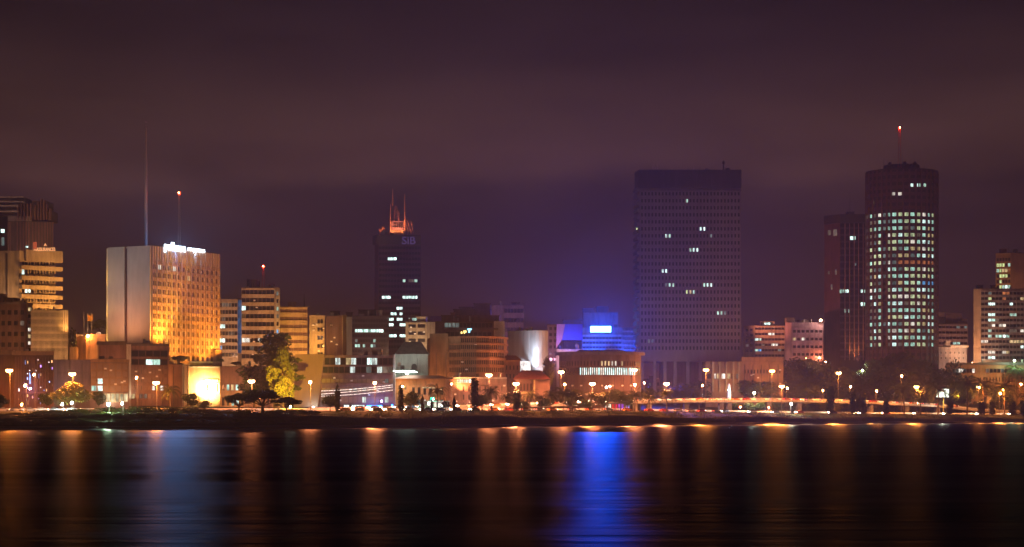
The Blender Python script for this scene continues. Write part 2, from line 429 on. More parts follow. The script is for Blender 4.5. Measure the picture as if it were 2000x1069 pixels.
# ================================================================== SETTING
def water():
    m, t, o = _base('lagoon water')
    tc = nn(t, 'ShaderNodeTexCoord')
    g = nn(t, 'ShaderNodeBsdfGlossy'); g.distribution = 'BECKMANN'; g.inputs['Color'].default_value = (1, 1, 1, 1)
    # long low swells, wind lanes of rougher and calmer water
    mp = nn(t, 'ShaderNodeMapping'); mp.inputs['Scale'].default_value = (.007, .040, 1); t.links.new(tc.outputs['Object'], mp.inputs[0])
    n1 = nn(t, 'ShaderNodeTexNoise'); n1.inputs['Scale'].default_value = 1; n1.inputs['Detail'].default_value = 6; n1.inputs['Roughness'].default_value = .62
    t.links.new(mp.outputs[0], n1.inputs['Vector'])
    r = nn(t, 'ShaderNodeMapRange'); r.inputs['From Min'].default_value = .3; r.inputs['From Max'].default_value = .7
    r.inputs['To Min'].default_value = .29; r.inputs['To Max'].default_value = .44
    t.links.new(n1.outputs['Fac'], r.inputs['Value']); t.links.new(r.outputs[0], g.inputs['Roughness'])
    mp2 = nn(t, 'ShaderNodeMapping'); mp2.inputs['Scale'].default_value = (.035, .24, 1); t.links.new(tc.outputs['Object'], mp2.inputs[0])
    n2 = nn(t, 'ShaderNodeTexNoise'); n2.inputs['Scale'].default_value = 1; n2.inputs['Detail'].default_value = 5
    t.links.new(mp2.outputs[0], n2.inputs['Vector'])
    bp = nn(t, 'ShaderNodeBump'); bp.inputs['Strength'].default_value = .6; bp.inputs['Distance'].default_value = .45
    t.links.new(n2.outputs['Fac'], bp.inputs['Height']); t.links.new(bp.outputs[0], g.inputs['Normal'])
    d = nn(t, 'ShaderNodeBsdfDiffuse'); d.inputs['Color'].default_value = (.010, .007, .006, 1)
    fr = nn(t, 'ShaderNodeFresnel'); fr.inputs['IOR'].default_value = 1.33
    # waves hide each other at grazing angles: cap the mirror share
    mn = nn(t, 'ShaderNodeMath', operation='MULTIPLY'); t.links.new(fr.outputs[0], mn.inputs[0])
    r3 = nn(t, 'ShaderNodeMapRange'); r3.inputs['From Min'].default_value = .33; r3.inputs['From Max'].default_value = .68; r3.inputs['To Min'].default_value = .03; r3.inputs['To Max'].default_value = .125
    t.links.new(n1.outputs['Fac'], r3.inputs['Value']); t.links.new(r3.outputs[0], mn.inputs[1])
    mx = nn(t, 'ShaderNodeMixShader'); t.links.new(mn.outputs[0], mx.inputs[0]); t.links.new(d.outputs[0], mx.inputs[1]); t.links.new(g.outputs[0], mx.inputs[2])
    t.links.new(mx.outputs[0], o.inputs[0])
    q = MB(); q.quad((-2500, -200, 0), (2500, -200, 0), (2500, 2600, 0), (-2500, 2600, 0))
    struct(q.build('water', m))
water()
def groundmat(name, c1, c2, sc=.15):
    m, t, o = _base(name)
    b = nn(t, 'ShaderNodeBsdfPrincipled'); b.inputs['Roughness'].default_value = .95; b.inputs['Specular IOR Level'].default_value = .1
    tc = nn(t, 'ShaderNodeTexCoord'); n1 = nn(t, 'ShaderNodeTexNoise'); n1.inputs['Scale'].default_value = sc; n1.inputs['Detail'].default_value = 9; n1.inputs['Roughness'].default_value = .65
    t.links.new(tc.outputs['Object'], n1.inputs['Vector'])
    rp = nn(t, 'ShaderNodeValToRGB'); rp.color_ramp.elements[0].position = .38; rp.color_ramp.elements[1].position = .64
    rp.color_ramp.elements[0].color = (*c1, 1); rp.color_ramp.elements[1].color = (*c2, 1)
    t.links.new(n1.outputs['Fac'], rp.inputs[0]); t.links.new(rp.outputs[0], b.inputs['Base Color'])
    bp = nn(t, 'ShaderNodeBump'); bp.inputs['Distance'].default_value = .25; t.links.new(n1.outputs['Fac'], bp.inputs['Height']); t.links.new(bp.outputs[0], b.inputs['Normal'])
    t.links.new(b.outputs[0], o.inputs[0]); return m
GRASSY = groundmat('rough grass and earth', (.030, .040, .012), (.085, .085, .028))
def sheet(name, ts, xs, mat, dz=0, zf=None):
    v = []; f = []; nx = len(xs)
    for t_ in ts:
        for x in xs: v.append((x, YS(x)+t_, (zf(t_, x) if zf else G(t_, x))+dz))
    for j in range(len(ts)-1):
        for i in range(nx-1): f.append((j*nx+i, j*nx+i+1, (j+1)*nx+i+1, (j+1)*nx+i))
    me = bpy.data.meshes.new(name); me.from_pydata(v, [], f); me.materials.append(mat); me.update()
    for p in me.polygons: p.use_smooth = True
    o = bpy.data.objects.new(name, me); col.objects.link(o); return struct(o)
xs = [-2400+60*k for k in range(36)] + [-240+6*k for k in range(91)] + [306+80*k for k in range(27)]
sheet('ground', [-60, -20, 0, 2, 4, 6.5, 9, 16, 24, 33, 42, 64, 84, 105, 130, 175, 220, 320, 420, 900, 1500, 2600], xs, GRASSY,
      zf=lambda t_, x: G(t_, x) + (0 if t_ < 1 or t_ > 40 else .35*math.sin(x*.11+t_)*min(1, t_/9)))
xr = [x for x in xs if -420 < x < 500]
ASPH = groundmat('asphalt', (.04, .04, .042), (.065, .063, .06), .8)
sheet('road', [45, 50, 55, 60], xr, ASPH, .01)
sheet('pavement', [41.2, 44.6], xr, wall('paving concrete', (.24, .22, .2)), .13)
sheet('pavement', [60.4, 63.4], xr, MATS['paving concrete'], .13)
for ta in (44.6, 60.15):
    mb = MB()
    for a, b in zip(xr, xr[1:]):
        za, zb_ = RZ(a), RZ(b)
        mb.hexa([(a, YS(a)+ta, za-.2), (b, YS(b)+ta, zb_-.2), (b, YS(b)+ta+.25, zb_-.2), (a, YS(a)+ta+.25, za-.2), (a, YS(a)+ta, za+.14), (b, YS(b)+ta, zb_+.14), (b, YS(b)+ta+.25, zb_+.14), (a, YS(a)+ta+.25, za+.14)])
    struct(mb.build('kerb', MATS['paving concrete']))
mb = MB(); ln = plain('road marking paint', (.75, .75, .7), .7)
x = -200
while x < 260:
    z_ = RZ(x)+.03; z2_ = RZ(x+3)+.03; mb.quad((x, YS(x)+52.3, z_), (x+3, YS(x+3)+52.3, z2_), (x+3, YS(x+3)+52.5, z2_), (x, YS(x)+52.5, z_)); x += 9
struct(mb.build('road_marking', ln))
# added glossy foreshore and stone revetment at the water's edge
wf = plain('glossy glint strip', (.03, .022, .018), .30, 0, 1.0)
sheet('lamp_glint_strip', [-5.5, -4, -2.5, -1, .4], xr, wf, 0, zf=lambda t_, x: -.06+(t_+5.5)*(.105+.02*math.sin(x*.37)+.012*math.sin(x*1.3)))  # added strip, tilted and glossy to throw lamp glints along the waterline
mb = MB()
for a, b in zip(xr, xr[1:]):
    mb.hexa([(a, YS(a)+.1, -.6), (b, YS(b)+.1, -.6), (b, YS(b)+2.4, -.6), (a, YS(a)+2.4, -.6), (a, YS(a)+.4, .75), (b, YS(b)+.4, .75), (b, YS(b)+2.2, 1.3), (a, YS(a)+2.2, 1.3)])
struct(mb.build('shore_revetment', wall('wet stone revetment', (.10, .085, .07), .5)))

# ------------------------------------------------------------------ added rails for light trails, viaduct
RAILM = plain('white trail rail paint', (.78, .76, .72), .45)
def rail(name, label, ta, x0, x1, z, cat='light trail rail'):  # added white rails, lit by headlights in place of continuous light trails
    n = max(2, int((x1-x0)/5)); t0 = thing(name, label, cat, (x0, YS(x0)+ta, z))
    a = MB()
    for k in range(n):
        xa = x0+(x1-x0)*k/n; xb = x0+(x1-x0)*(k+1)/n; z = RZ(xa)+.01
        for zz, h in ((.55, .16), (.95, .12)):
            a.hexa([(xa, YS(xa)+ta, z+zz-h), (xb, YS(xb)+ta, z+zz-h), (xb, YS(xb)+ta+.08, z+zz-h), (xa, YS(xa)+ta+.08, z+zz-h),
                    (xa, YS(xa)+ta, z+zz+h), (xb, YS(xb)+ta, z+zz+h), (xb, YS(xb)+ta+.08, z+zz+h), (xa, YS(xa)+ta+.08, z+zz+h)])
        p = MB(); p.box(xa-.06, xa+.06, YS(xa)+ta+.09, YS(xa)+ta+.2, z-.1, z+1.05); p.build('post', METAL, t0)
    a.build('rail', RAILM, t0); return t0
rail('light_trail_rail', 'added white rail standing in for light trails, left of the level viaduct', 59.6, X(-10, 730), X(1235, 840), 5.96)
rail('light_trail_rail', 'added white rail standing in for light trails beneath the raised viaduct on the right half', 59.6, X(1262, 870), X(2010, 1010), 5.96)
VT = 76
vtab = [(600, 6.2), (670, 6.4), (800, 6.9), (900, 7.3), (1000, 8.0), (1130, 8.8), (1250, 9.8), (1300, 10.1), (1500, 10.6), (1600, 10.35), (1700, 9.75), (1830, 8.3), (1900, 6.3), (1960, 5.2), (2060, 4.4)]
vx = [(X(p, DT(p, VT)), z) for p, z in vtab]
def VZ(x): return _lin(x, vx)
vd = thing('viaduct', 'long concrete road viaduct, level in its middle and dropping to the right', 'viaduct', (vx[0][0], YS(vx[0][0])+VT, 6))
CONC = wall('viaduct concrete', (.36, .33, .30))
d = MB(); pr = MB(); pb = MB(); ts_ = MB(); n = 90
for k in range(n):
    a = vx[0][0]+(vx[-1][0]-vx[0][0])*k/n; b = vx[0][0]+(vx[-1][0]-vx[0][0])*(k+1)/n
    def seg(mbx, y0, y1, z0, z1):
        mbx.hexa([(a, YS(a)+VT+y0, VZ(a)+z0), (b, YS(b)+VT+y0, VZ(b)+z0), (b, YS(b)+VT+y1, VZ(b)+z0), (a, YS(a)+VT+y1, VZ(a)+z0),
                  (a, YS(a)+VT+y0, VZ(a)+z1), (b, YS(b)+VT+y0, VZ(b)+z1), (b, YS(b)+VT+y1, VZ(b)+z1), (a, YS(a)+VT+y1, VZ(a)+z1)])
    seg(d, -5, 5, -.75, 0); seg(pr, -5.3, -5.05, -.5, .32); seg(pb, 5.05, 5.3, -.5, 1.15); seg(ts_, -4.9, 4.9, .004, .02)
d.build('deck', CONC, vd); pr.build('parapet', wall('painted parapet', (.5, .46, .42)), vd); pb.build('parapet', plain('white parapet paint', (.8, .78, .74), .6), vd); ts_.build('road_surface', ASPH, vd)  # far parapet raised in white to catch headlights like a light trail
for px in (1240, 1268, 1340, 1408, 1424, 1500, 1560, 1625, 1700, 1770, 1830):
    Dp = DT(px, VT); x = X(px, Dp); q = MB(); z1 = VZ(x)-.76
    for yy in (-2.6, 2.6): q.prism([(x-.9, Dp+yy-.6), (x+.9, Dp+yy-.6), (x+.9, Dp+yy+.6), (x-.9, Dp+yy+.6)], GZ(x, Dp)-.3, z1)
    q.hexa([(x-.9, Dp-2, z1-1.2), (x+.9, Dp-2, z1-1.2), (x+.9, Dp+2, z1-1.2), (x-.9, Dp+2, z1-1.2), (x-.9, Dp-2, z1-.01), (x+.9, Dp-2, z1-.01), (x+.9, Dp+2, z1-.01), (x-.9, Dp+2, z1-.01)])
    q.build('pier', CONC, vd)

# ------------------------------------------------------------------ street lamps
LAMP_GAIN = 1.4; BLUE_GAIN = 1.8; HAZE = .00023
POLE = plain('lamp post steel', (.12, .10, .09), .5, .4)
HEADM = plain('lamp housing', (.15, .14, .13), .5)
BULB = {'o': lit('sodium lamp glass', (1, .52, .17), 22, True), 'p': lit('pinkish sodium lamp glass', (1, .50, .24), 22, True),
        'w': lit('white lamp glass', (.9, 1, .85), 45, True), 'g': lit('green white lamp glass', (.75, 1, .72), 45, True), 'r': lit('red signal glass', (1, .05, .01), 18, True)}
LC = {'o': (1.0, .28, .045), 'p': (1.0, .27, .09), 'w': (.85, 1, .85), 'g': (.6, 1, .6), 'r': (1, .08, .03)}
def lamp(px, py, t_, size, c, label, arms=1, kind='street_lamp', power=None, D=None):
    D = D or DT(px, t_); x = X(px, D); z = Z(py, D); g = GZ(x, D) - .02
    if kind == 'street_lamp_on_viaduct': g = VZ(x)
    rt = thing('street_lamp', label, 'street lamp', (x, D, g), 'street lamps')
    a = MB(); a.tube((x, D+1.2, g), (x, D+1.2, z+.5), .12, .07, 8); a.tube((x, D+1.2, g), (x, D+1.2, g+.5), .28, .24, 8); a.build('pole', POLE, rt)
    hs = (0,) if arms == 1 else (-.55, .55)
    for h in hs:
        a = MB(); a.tube((x, D+1.2, z+.5), (x+h, D+.25, z+.75), .06, .05, 6); a.build('arm', POLE, rt)
        a = MB(); r = (.30, .44, .60, .70)[size]; zz = z+r*.62
        a.hexa([(x+h-r*1.1, D-r, zz), (x+h+r*1.1, D-r, zz), (x+h+r*1.1, D+r, zz), (x+h-r*1.1, D+r, zz), (x+h-r*.6, D-r*.6, zz+.3), (x+h+r*.6, D-r*.6, zz+.3), (x+h+r*.6, D+r*.6, zz+.3), (x+h-r*.6, D+r*.6, zz+.3)])
        hd = a.build('lamp_head', HEADM, rt)
        a = MB(); a.ball((x+h, D, z), r, 0, 8, 6, .8); a.build('bulb', BULB[c], hd, smooth=True)
    P = power or (2500, 7000, 16000, 32000)[size]
    point('lamp_light', (x, D-.75, z-.35), P*LAMP_GAIN, LC[c], rt, .25)
    return rt
lamp(18, 724, 62, 3, 'o', 'tall double lamp at the far left in front of the dark-finned club building', 2)
lamp(50, 752, 40, 1, 'p', 'street lamp right of and below the far left double lamp, before the dark-finned club building')
lamp(67, 731, 62, 0, 'o', 'small dim lamp just right of the far left double lamp, before the dark fins')
lamp(43, 789, 38, 0, 'o', 'short lamp just above the hedge below the dark-finned club building')
lamp(141, 731, 55, 3, 'o', 'tall double lamp over the round orange tree on the left', 2)
lamp(212, 789, 14, 2, 'g', 'short greenish white lamp on the bank at the foot of the two grid fronted blocks', power=5000)
lamp(239, 787, 20, 0, 'w', 'small white lamp beside the short greenish one on the bank')
lamp(122, 789, 40, 0, 'w', 'small white path lamp left of the trunk of the round orange tree')
lamp(141, 786, 42, 0, 'w', 'small white path lamp right under the round orange tree')
lamp(267, 737, 60, 1, 'o', 'street lamp before the left end of the block with three blue-white windows')
lamp(305, 748, 44, 3, 'o', 'tall double lamp before the block with three blue-white windows', 2)
lamp(491, 745, 44, 3, 'p', 'tall double lamp over the flat topped dark tree on the left', 2)
lamp(606, 746, 50, 2, 'p', 'street lamp with a long bright post before the blank end wall of the slanted office')
lamp(732, 748, 48, 3, 'p', 'street lamp before the right part of the slanted office, over its strings of lights')
lamp(882, 749, 70, 0, 'o', 'small yellow lamp before the white annex with blue-lit windows')
lamp(955, 733, 60, 3, 'p', 'tall double lamp before the curved right end of the brown office', 2)
lamp(1008, 750, 44, 3, 'p', 'tall double lamp in front of the red roofed pavilion', 2)
lamp(1096, 727, 62, 3, 'p', 'tall double lamp left of the round low building', 2)
lamp(1103, 750, 48, 1, 'o', 'smaller lamp right below the tall one left of the round low building')
lamp(1157, 750, 44, 3, 'p', 'tall double lamp below the lit window strip of the round low building', 2)
lamp(1239, 723, 62, 3, 'p', 'tall double lamp at the right end of the round low building', 2)
lamp(1240, 751, 46, 2, 'p', 'smaller lamp below the tall one at the right end of the round low building')
lamp(1258, 747, 74, 0, 'p', 'small round lamp left of the stilts of the wide tower')
lamp(1302, 750, 44, 3, 'p', 'tall double lamp in front of the stilts of the wide tower', 2)
lamp(1379, 723, 64, 3, 'o', 'tall orange double street lamp near the right end of the wide tower stilts', 2)
lamp(1372, 752, VT, 0, 'o', 'small lamp on a short bright post standing on the viaduct', kind='street_lamp_on_viaduct')
lamp(1508, 725, 64, 3, 'o', 'tall double lamp right of the orange podium, the upper of two close ones', 2)
lamp(1527, 755, 46, 3, 'o', 'tall double lamp right of the orange podium, the lower of two close ones', 2)
lamp(1537, 757, 70, 0, 'p', 'small pale lamp touching the lower of the two close lamps right of the orange podium')
lamp(1638, 729, 62, 3, 'o', 'tall double lamp before the dark slab with thin lit fins', 2)
lamp(1607, 762, VT+9, 1, 'o', 'street lamp left of the broad tall clipped cypress, behind the viaduct')
lamp(1661, 755, 66, 1, 'o', 'street lamp with a bright post just left of a clipped cypress with a leaning shrub')
lamp(1712, 763, 50, 1, 'o', 'lonely street lamp with a thin bright post below left of the cylindrical tower')
lamp(1761, 734, 64, 2, 'o', 'street lamp below the cylindrical tower, above left of the bright double lamp', )
lamp(1790, 756, 46, 3, 'o', 'tall double lamp over the yellow lit bushes right of the cylindrical tower', 2)
lamp(1912, 756, 46, 3, 'o', 'tall double lamp among palms in front of the long orange building', 2)
lamp(1953, 768, 44, 2, 'o', 'street lamp right of the small pale billboard, the lower of a close pair')
lamp(1959, 760, 56, 1, 'o', 'street lamp right of the small pale billboard, the upper of a close pair')
lamp(1994, 750, 60, 1, 'o', 'street lamp at the far right edge before the long orange building')
lamp(1981, 704, 90, 1, 'g', 'high greenish lamp above the tall thin palm at the far right')
lamp(1918, 704, 130, 0, 'w', 'small white lamp on the roof line of the long orange building')
lamp(1899, 709, 128, 0, 'p', 'tiny pinkish lamp left of the small white one above the long orange building')
lamp(1473, 767, VT+10, 1, 'w', 'cool white lamp just above the viaduct, right of the orange podium')
lamp(1545, 788, 34, 1, 'w', 'short white lamp on a thick dark post on the lit lawn')
lamp(1574, 700, 150, 0, 'o', 'small yellow lamp in the treetops right of the purple apartment block')
lamp(1600, 698, 155, 0, 'p', 'small pink lamp in the treetops, middle one of three below the dark slab')
lamp(1612, 706, 150, 0, 'p', 'small pink lamp in the treetops, lowest of three below the dark slab')
lamp(1788, 721, 120, 0, 'w', 'small white lamp in the big dark trees right of the cylindrical tower')
lamp(1684, 723, 120, 0, 'w', 'small white lamp under the trees between the dark slab and the cylindrical tower')
lamp(172, 655, 120, 1, 'o', 'small bright lamp on the terrace wall beside the three flagpoles', D=858)
lamp(567, 793, 40, 0, 'w', 'small white lamp low behind the flat topped dark tree')
# ================================================================== BUILDINGS, left to right
C_CREAM = wall('cream render', (.38, .31, .22)); C_WHITE = wall('white render', (.58, .55, .5)); C_GREY = wall('grey concrete', (.30, .28, .27))
C_BROWN = wall('brown concrete', (.16, .10, .08)); C_DARK = wall('dark cladding', (.055, .045, .05), .5, .2); C_TAN = wall('tan render', (.30, .18, .105))
C_PINK = wall('pinkish render', (.27, .165, .14)); C_PURP = wall('mauve concrete', (.19, .14, .155)); C_DCON = wall('dark concrete', (.13, .11, .11))
C_REDB = wall('dark red cladding', (.13, .06, .05), .6); C_PALE = wall('pale stone cladding', (.62, .58, .52), .7, .12)
C_TILE = wall('red roof tiles', (.22, .07, .045), .8); C_FIN = wall('light fins', (.50, .45, .40), .6, .15)
def fins(b, f, pxs, y0, y1, w=.35, out=.45, m=None, name='fin'):
    for p in pxs:
        mb = MB(); u = f.U(p); f.bx(mb, u-w/2, u+w/2, f.Zp(y1, u), min(f.Zp(y0, u), 1e9), .02, out); b.part(mb, name, m or C_FIN)
def hband(b, f, x0, x1, y0, y1, out=.5, m=None, name='band', o0=.01):
    mb = MB(); u0, u1 = f.U(x0), f.U(x1); f.bx(mb, u0, u1, f.Zp(y1, (u0+u1)/2), f.Zp(y0, (u0+u1)/2), o0, out); b.part(mb, name, m)

# --- dark stepped tower, far left
b = Bld('office_tower', 'dark stepped tower with fins at its crown behind the orange balcony block', 'office tower', [(-30, 1010), (62, 1010), (104, 1012)], ytop=432, m=C_DCON, depth=30)
f, f2 = b.faces
for k, (xa, xb, ya, yb, oo) in enumerate([(-30, 62, 422, 432, 0), (-30, 50, 408, 422, 3), (-30, 44, 384, 408, 6)]):
    mb = MB(); mb.box(X(xa, 1010), X(xb, 1010), 1010+oo, 1032, Z(yb, 1010), Z(ya, 1010)); b.part(mb, 'crown_step', C_GREY)
for ya in (384, 393, 401, 412):
    mb = MB(); mb.box(X(-30, 1009), X(46 if ya < 400 else 36, 1009), 1008.2, 1010.6, Z(ya+2.4, 1009), Z(ya, 1009)); b.part(mb, 'band', C_WHITE)
mb = MB()
for px in (35, 41.5, 47.5, 53.5, 60): mb.box(X(px-.9, 1009), X(px+.9, 1009), 1008.5, 1012, Z(430, 1009), Z(398, 1009))
for i, px in enumerate((69, 75, 80.5, 86.5, 92, 98)): mb.box(X(px-.9, 1011), X(px+.9, 1011), 1010, 1014, Z(430, 1011), Z((400, 394, 388, 391, 399, 408)[i], 1011))
b.part(mb, 'crown_fin', C_PINK)
mb = MB(); mb.box(X(64, 1014), X(92, 1014), 1013, 1028, Z(432, 1014), Z(393, 1014)); mb.box(X(92.2, 1014), X(101, 1014), 1013, 1028, Z(432, 1014), Z(412, 1014)); b.part(mb, 'crown_step', C_DCON)
mb = MB(); mb.box(X(-30, 1009), X(15, 1009), 1007.5, 1009.9, Z(640, 1009), Z(424, 1009)); b.part(mb, 'glass_bay', GLASS)
fins(b, f, (16, 20, 34, 40, 46, 51.5, 57), 434, 620, .5, .8, C_PINK)
fins(b, f2, (64, 70, 76, 82, 88, 93, 98, 103), 434, 620, .5, .8, C_PINK)
ff = Face((X(-5, 1007), 1007), (X(12, 1007), 1007), 0, 200)
for (xa, xb, ya, yb, m) in ((2, 9, 448, 455, COOLB), (3, 8.5, 464, 480, DIMC), (50, 55, 481, 484, COOLB)):
    g = Face((X(xa, 1007.4), 1007.4), (X(xb, 1007.4), 1007.4), 0, 200); b.window(g, 0, g.L, Z(yb, 1007.4), Z(ya, 1007.4), m, .05)
b.flood(f2, 85, 560, 440, 14000, (1, .45, .30), 120, 30); b.flood(f, 20, 520, 430, 7000, (1, .5, .35), 120, 30)
b.finish()
# --- orange balcony block
b = Bld('office_block', 'cream office block with lit orange balconies and a rooftop sign at the far left', 'office building', [(-25, 905), (38, 903), (108, 915)], ytop=490, D=903, m=C_CREAM, depth=24)
f, f = b.faces
mb = MB(); fa = b.faces[0]; fa.bx(mb, fa.U(11), fa.U(15), b.zb, b.zt-1, .02, .12); b.part(mb, 'joint_strip', C_DARK)
hband(b, f, 48, 119, 490, 512, 1.5, C_CREAM, 'parapet')
rows = [515, 535, 553, 571, 589, 606]
for i, y in enumerate(rows[:-1]):
    hband(b, f, 39, 119, y+5.5, y+13.5, 1.5, C_CREAM, 'balcony')
for i in range(6):
    y = 512+18*i; u0, u1 = f.U(42), f.U(107); nw = 11
    for k in range(nw):
        ua = u0+(u1-u0)*k/nw+.18; ub = u0+(u1-u0)*(k+1)/nw-.18; m = GLASS
        if i == 1 and k == 0: m = COOLB
        if i == 3 and k in (1, 2): m = COOLB
        b.window(f, ua, ub, f.Zp(y+6+(i>0)*-.3, ua), f.Zp(y-4 if i else y, ua), m)
fins(b, f, (54, 67, 77, 83, 96), 512, 604, .3, .5, C_CREAM)
sg = MB(); g = Face((X(62, 904), 904), (X(108, 904), 904), 0, 200)
for u in (1, 4, 7, 9.3): g.bx(sg, u-.08, u+.08, b.zt, b.zt+1.2, -.2, 0)
sg.box(X(63, 904), X(107, 904), 904, 904.3, b.zt+.5, b.zt+.62)
sign = b.part(sg, 'roof_sign', DARKM)
SGN = lit('orange sign letters', (1, .42, .16), 1.5, True)
text_mesh('ASSURANCES', 2.1, SGN, 'sign_letters', (X(89.5, 903.5), 903.5, Z(490.5, 903.5)), 0, sign, width=8.1)
text_mesh('A', 1.6, SGN, 'sign_letters', (X(88.5, 903.5), 903.5, Z(481, 903.5)), 0, sign, width=1.3)
mb = MB(); mb.box(X(65, 903.6), X(72, 903.6), 903.5, 903.7, Z(487, 903.6), Z(473, 903.6)); sq = mb.build('sign_panel', lit('red sign panel', (.9, .16, .06), .55, True), sign)
text_mesh('AA', 1.0, SGN, 'sign_letters', (X(68.5, 903.3), 903.3, Z(489.8, 903.3)), 0, sign, width=1.5)
spot('added_facade_fill', (X(150, 885), 885, 32), (X(85, 905), 905, 58), 160000, (1, .50, .12), 60, b.root)
b.flood(b.faces[0], 20, 600, 540, 6000, (1, .55, .3)); b.flood(b.faces[1], 85, 640, 560, 90000, (1, .42, .10), 100, 26)
b.finish()
# --- low brown block, far left
b = Bld('apartment_block', 'dull brown block with a column of small lit windows before the orange balcony block', 'apartment building', [(-30, 850), (52, 850), (64, 852)], ytop=592, m=C_BROWN, depth=18)
f = b.faces[0]
b.grid(f, 0, 50, 600, 684, 4, 4, .62, .42, [(52, 630, DIM)], frame=C_BROWN, fout=.35)
b.grid(b.faces[1], 53, 63, 598, 690, 1, 7, .6, .5, [(58, 605, WARM), (58, 645, WHT), (58, 660, WARM), (58, 672, WHT)])
hband(b, f, -30, 52, 590, 594, .9, C_DCON); b.roofbox(8, 30, 583, 856, 8); b.roofbox(-20, 4, 575, 858, 8); b.roofbox(33, 46, 588, 856, 4, C_DCON)
b.flood(b.faces[0], 25, 720, 640, 7000, (1, .36, .16), 130, 22)
b.finish()
# --- curtain wall block with fins
b = Bld('office_block', 'low block covered in fine light fins below the orange balcony block', 'office building', [(60, 842), (133, 846)], ytop=606, m=C_DCON, depth=18)
f = b.faces[0]
for i in range(6):
    y = 606+14*i
    hband(b, f, 61, 132, y, y+4, .2, C_CREAM, 'band')
mb = MB()
for k in range(31):
    p = 61+71*k/30; u = f.U(p); f.bx(mb, u-.1, u+.1, b.zb+2, b.zt-.1, .2, .6)
b.part(mb, 'facade_frame', C_FIN)
b.grid(f, 61, 132, 608, 690, 10, 6, .9, .5)
for px in (124, 128, 132): fins(b, f, (px,), 606, 650, .3, .9, C_FIN)
b.flood(b.faces[0], 100, 700, 640, 24000, (1, .42, .12), 130, 22); b.flood(b.faces[0], 128, 660, 625, 9000, (1, .42, .08), 60, 6)
b.finish()
# --- terrace with flagpoles
b = Bld('terrace_wall', 'tall orange retaining wall with a round drum at its foot below the flagpoles', 'wall', [(150, 862), (168, 858), (216, 858)], ytop=657, D=858, m=C_TAN, depth=30)
mb = MB(); mb.tube((X(146, 852), 850, b.zb), (X(146, 852), 850, Z(678, 850)), 1.9, 1.9, 14); b.part(mb, 'drum', C_TAN)
mb = MB(); f = b.faces[1]; f.bx(mb, 0, f.L, b.zt+.06, b.zt+.9, -.3, -.1); b.part(mb, 'parapet', C_TAN)
b.flood(b.faces[1], 190, 640, 650, 1500, (1, .6, .4), 150, 3); b.flood(b.faces[1], 180, 700, 680, 6000, (1, .36, .07), 130, 12)
b.pipes(b.faces[1], 3, 660); b.finish()
o = thing('water_tank', 'white tank on a thin base beside the flagpoles', 'tank', (X(153, 864), 864, Z(667, 864)))
mb = MB(); mb.box(X(148.5, 864), X(160, 864), 864, 867, Z(666, 864), Z(653, 864)); mb.build('tank_body', WHITEP, o)
mb = MB(); mb.box(X(151, 864), X(158, 864), 864.5, 866.5, Z(710, 864), Z(666.2, 864)); mb.build('stand', DARKM, o)
for i, (px, yt, lb) in enumerate(((164, 611, 'flagpole without a flag, left of the other two'), (171.5, 613, 'flagpole flying a yellow flag between two bare ones'), (179, 613, 'flagpole with a short furled flag, right of the other two'))):
    t = thing('flagpole', lb, 'flagpole', (X(px, 862), 862, Z(657, 858)), 'flagpoles on the terrace')
    q = MB(); q.tube((X(px, 862), 862, Z(657, 858)), (X(px, 862), 862, Z(yt, 862)), .13, .07, 6); q.ball((X(px, 862), 862, Z(yt, 862)+.1), .16); q.build('pole', WHITEP, t)
    if i:
        q = MB(); x = X(px, 862); w = 1.5 if i == 1 else .5
        for k in range(4):
            for j in range(3):
                xa, xb = x+w*k/4, x+w*(k+1)/4; za = Z(yt+2, 862)-j*.7-.5*k/4*w; q.quad((xa, 862+.15*math.sin(k*2), za-.7), (xb, 862+.15*math.sin(k*2+2), za-.7-.12*w), (xb, 862+.15*math.sin(k*2+2), za-.12*w), (xa, 862+.15*math.sin(k*2), za))
        q.build('flag', plain('yellow flag cloth', (.7, .35, .03), .8), t)
# --- club building with coloured lights
b = Bld('club_building', 'low building with dark vertical fins and scattered blue and white lights at the far left', 'building', [(-20, 752), (28, 750), (104, 752)], ytop=694, m=C_REDB, depth=20)
f = b.faces[1]; mb = MB()
for k in range(15):
    p = 30+74*k/14; u = f.U(p); f.bx(mb, u-.22, u+.22, b.zb, f.Zp(697, u), .02, .7)
b.part(mb, 'facade_frame', C_REDB)
hband(b, f, 24, 106, 686, 694, 1.4, C_TAN, 'eave'); hband(b, b.faces[0], -20, 28, 684, 692, .5, C_TAN, 'parapet'); hband(b, f, 26, 104, 765, 769, .9, C_REDB, 'canopy')
rr = random.Random(3); cs = [lit('blue club light', (.25, .4, 1), 5), lit('violet club light', (.6, .3, 1), 2.5), lit('white club light', (1, .9, .9), 4), lit('amber club light', (1, .5, .2), 2.5)]
for k in range(46):
    p = 32+72*rr.random(); y = 700+ (rr.random()**.8)*85; u = f.U(p); h = rr.choice((.25, .5, .9, 1.6)); b.window(f, u, u+.22+.15*rr.random(), f.Zp(y, u)-h, f.Zp(y, u), rr.choice(cs), .1)
for (xa, xb, ya, yb, m) in ((55, 60, 733, 750, cs[0]), (66, 69, 777, 788, cs[0]), (83, 88, 781, 788, WARM), (90, 95, 781, 788, WARM), (53, 56, 737, 742, cs[0])):
    u = f.U(xa); b.window(f, u, f.U(xb), f.Zp(yb, u), f.Zp(ya, u), m, .12)
point('club_light', (X(60, 747), 746.5, 14), 900, (.5, .4, 1), b.root); b.finish()
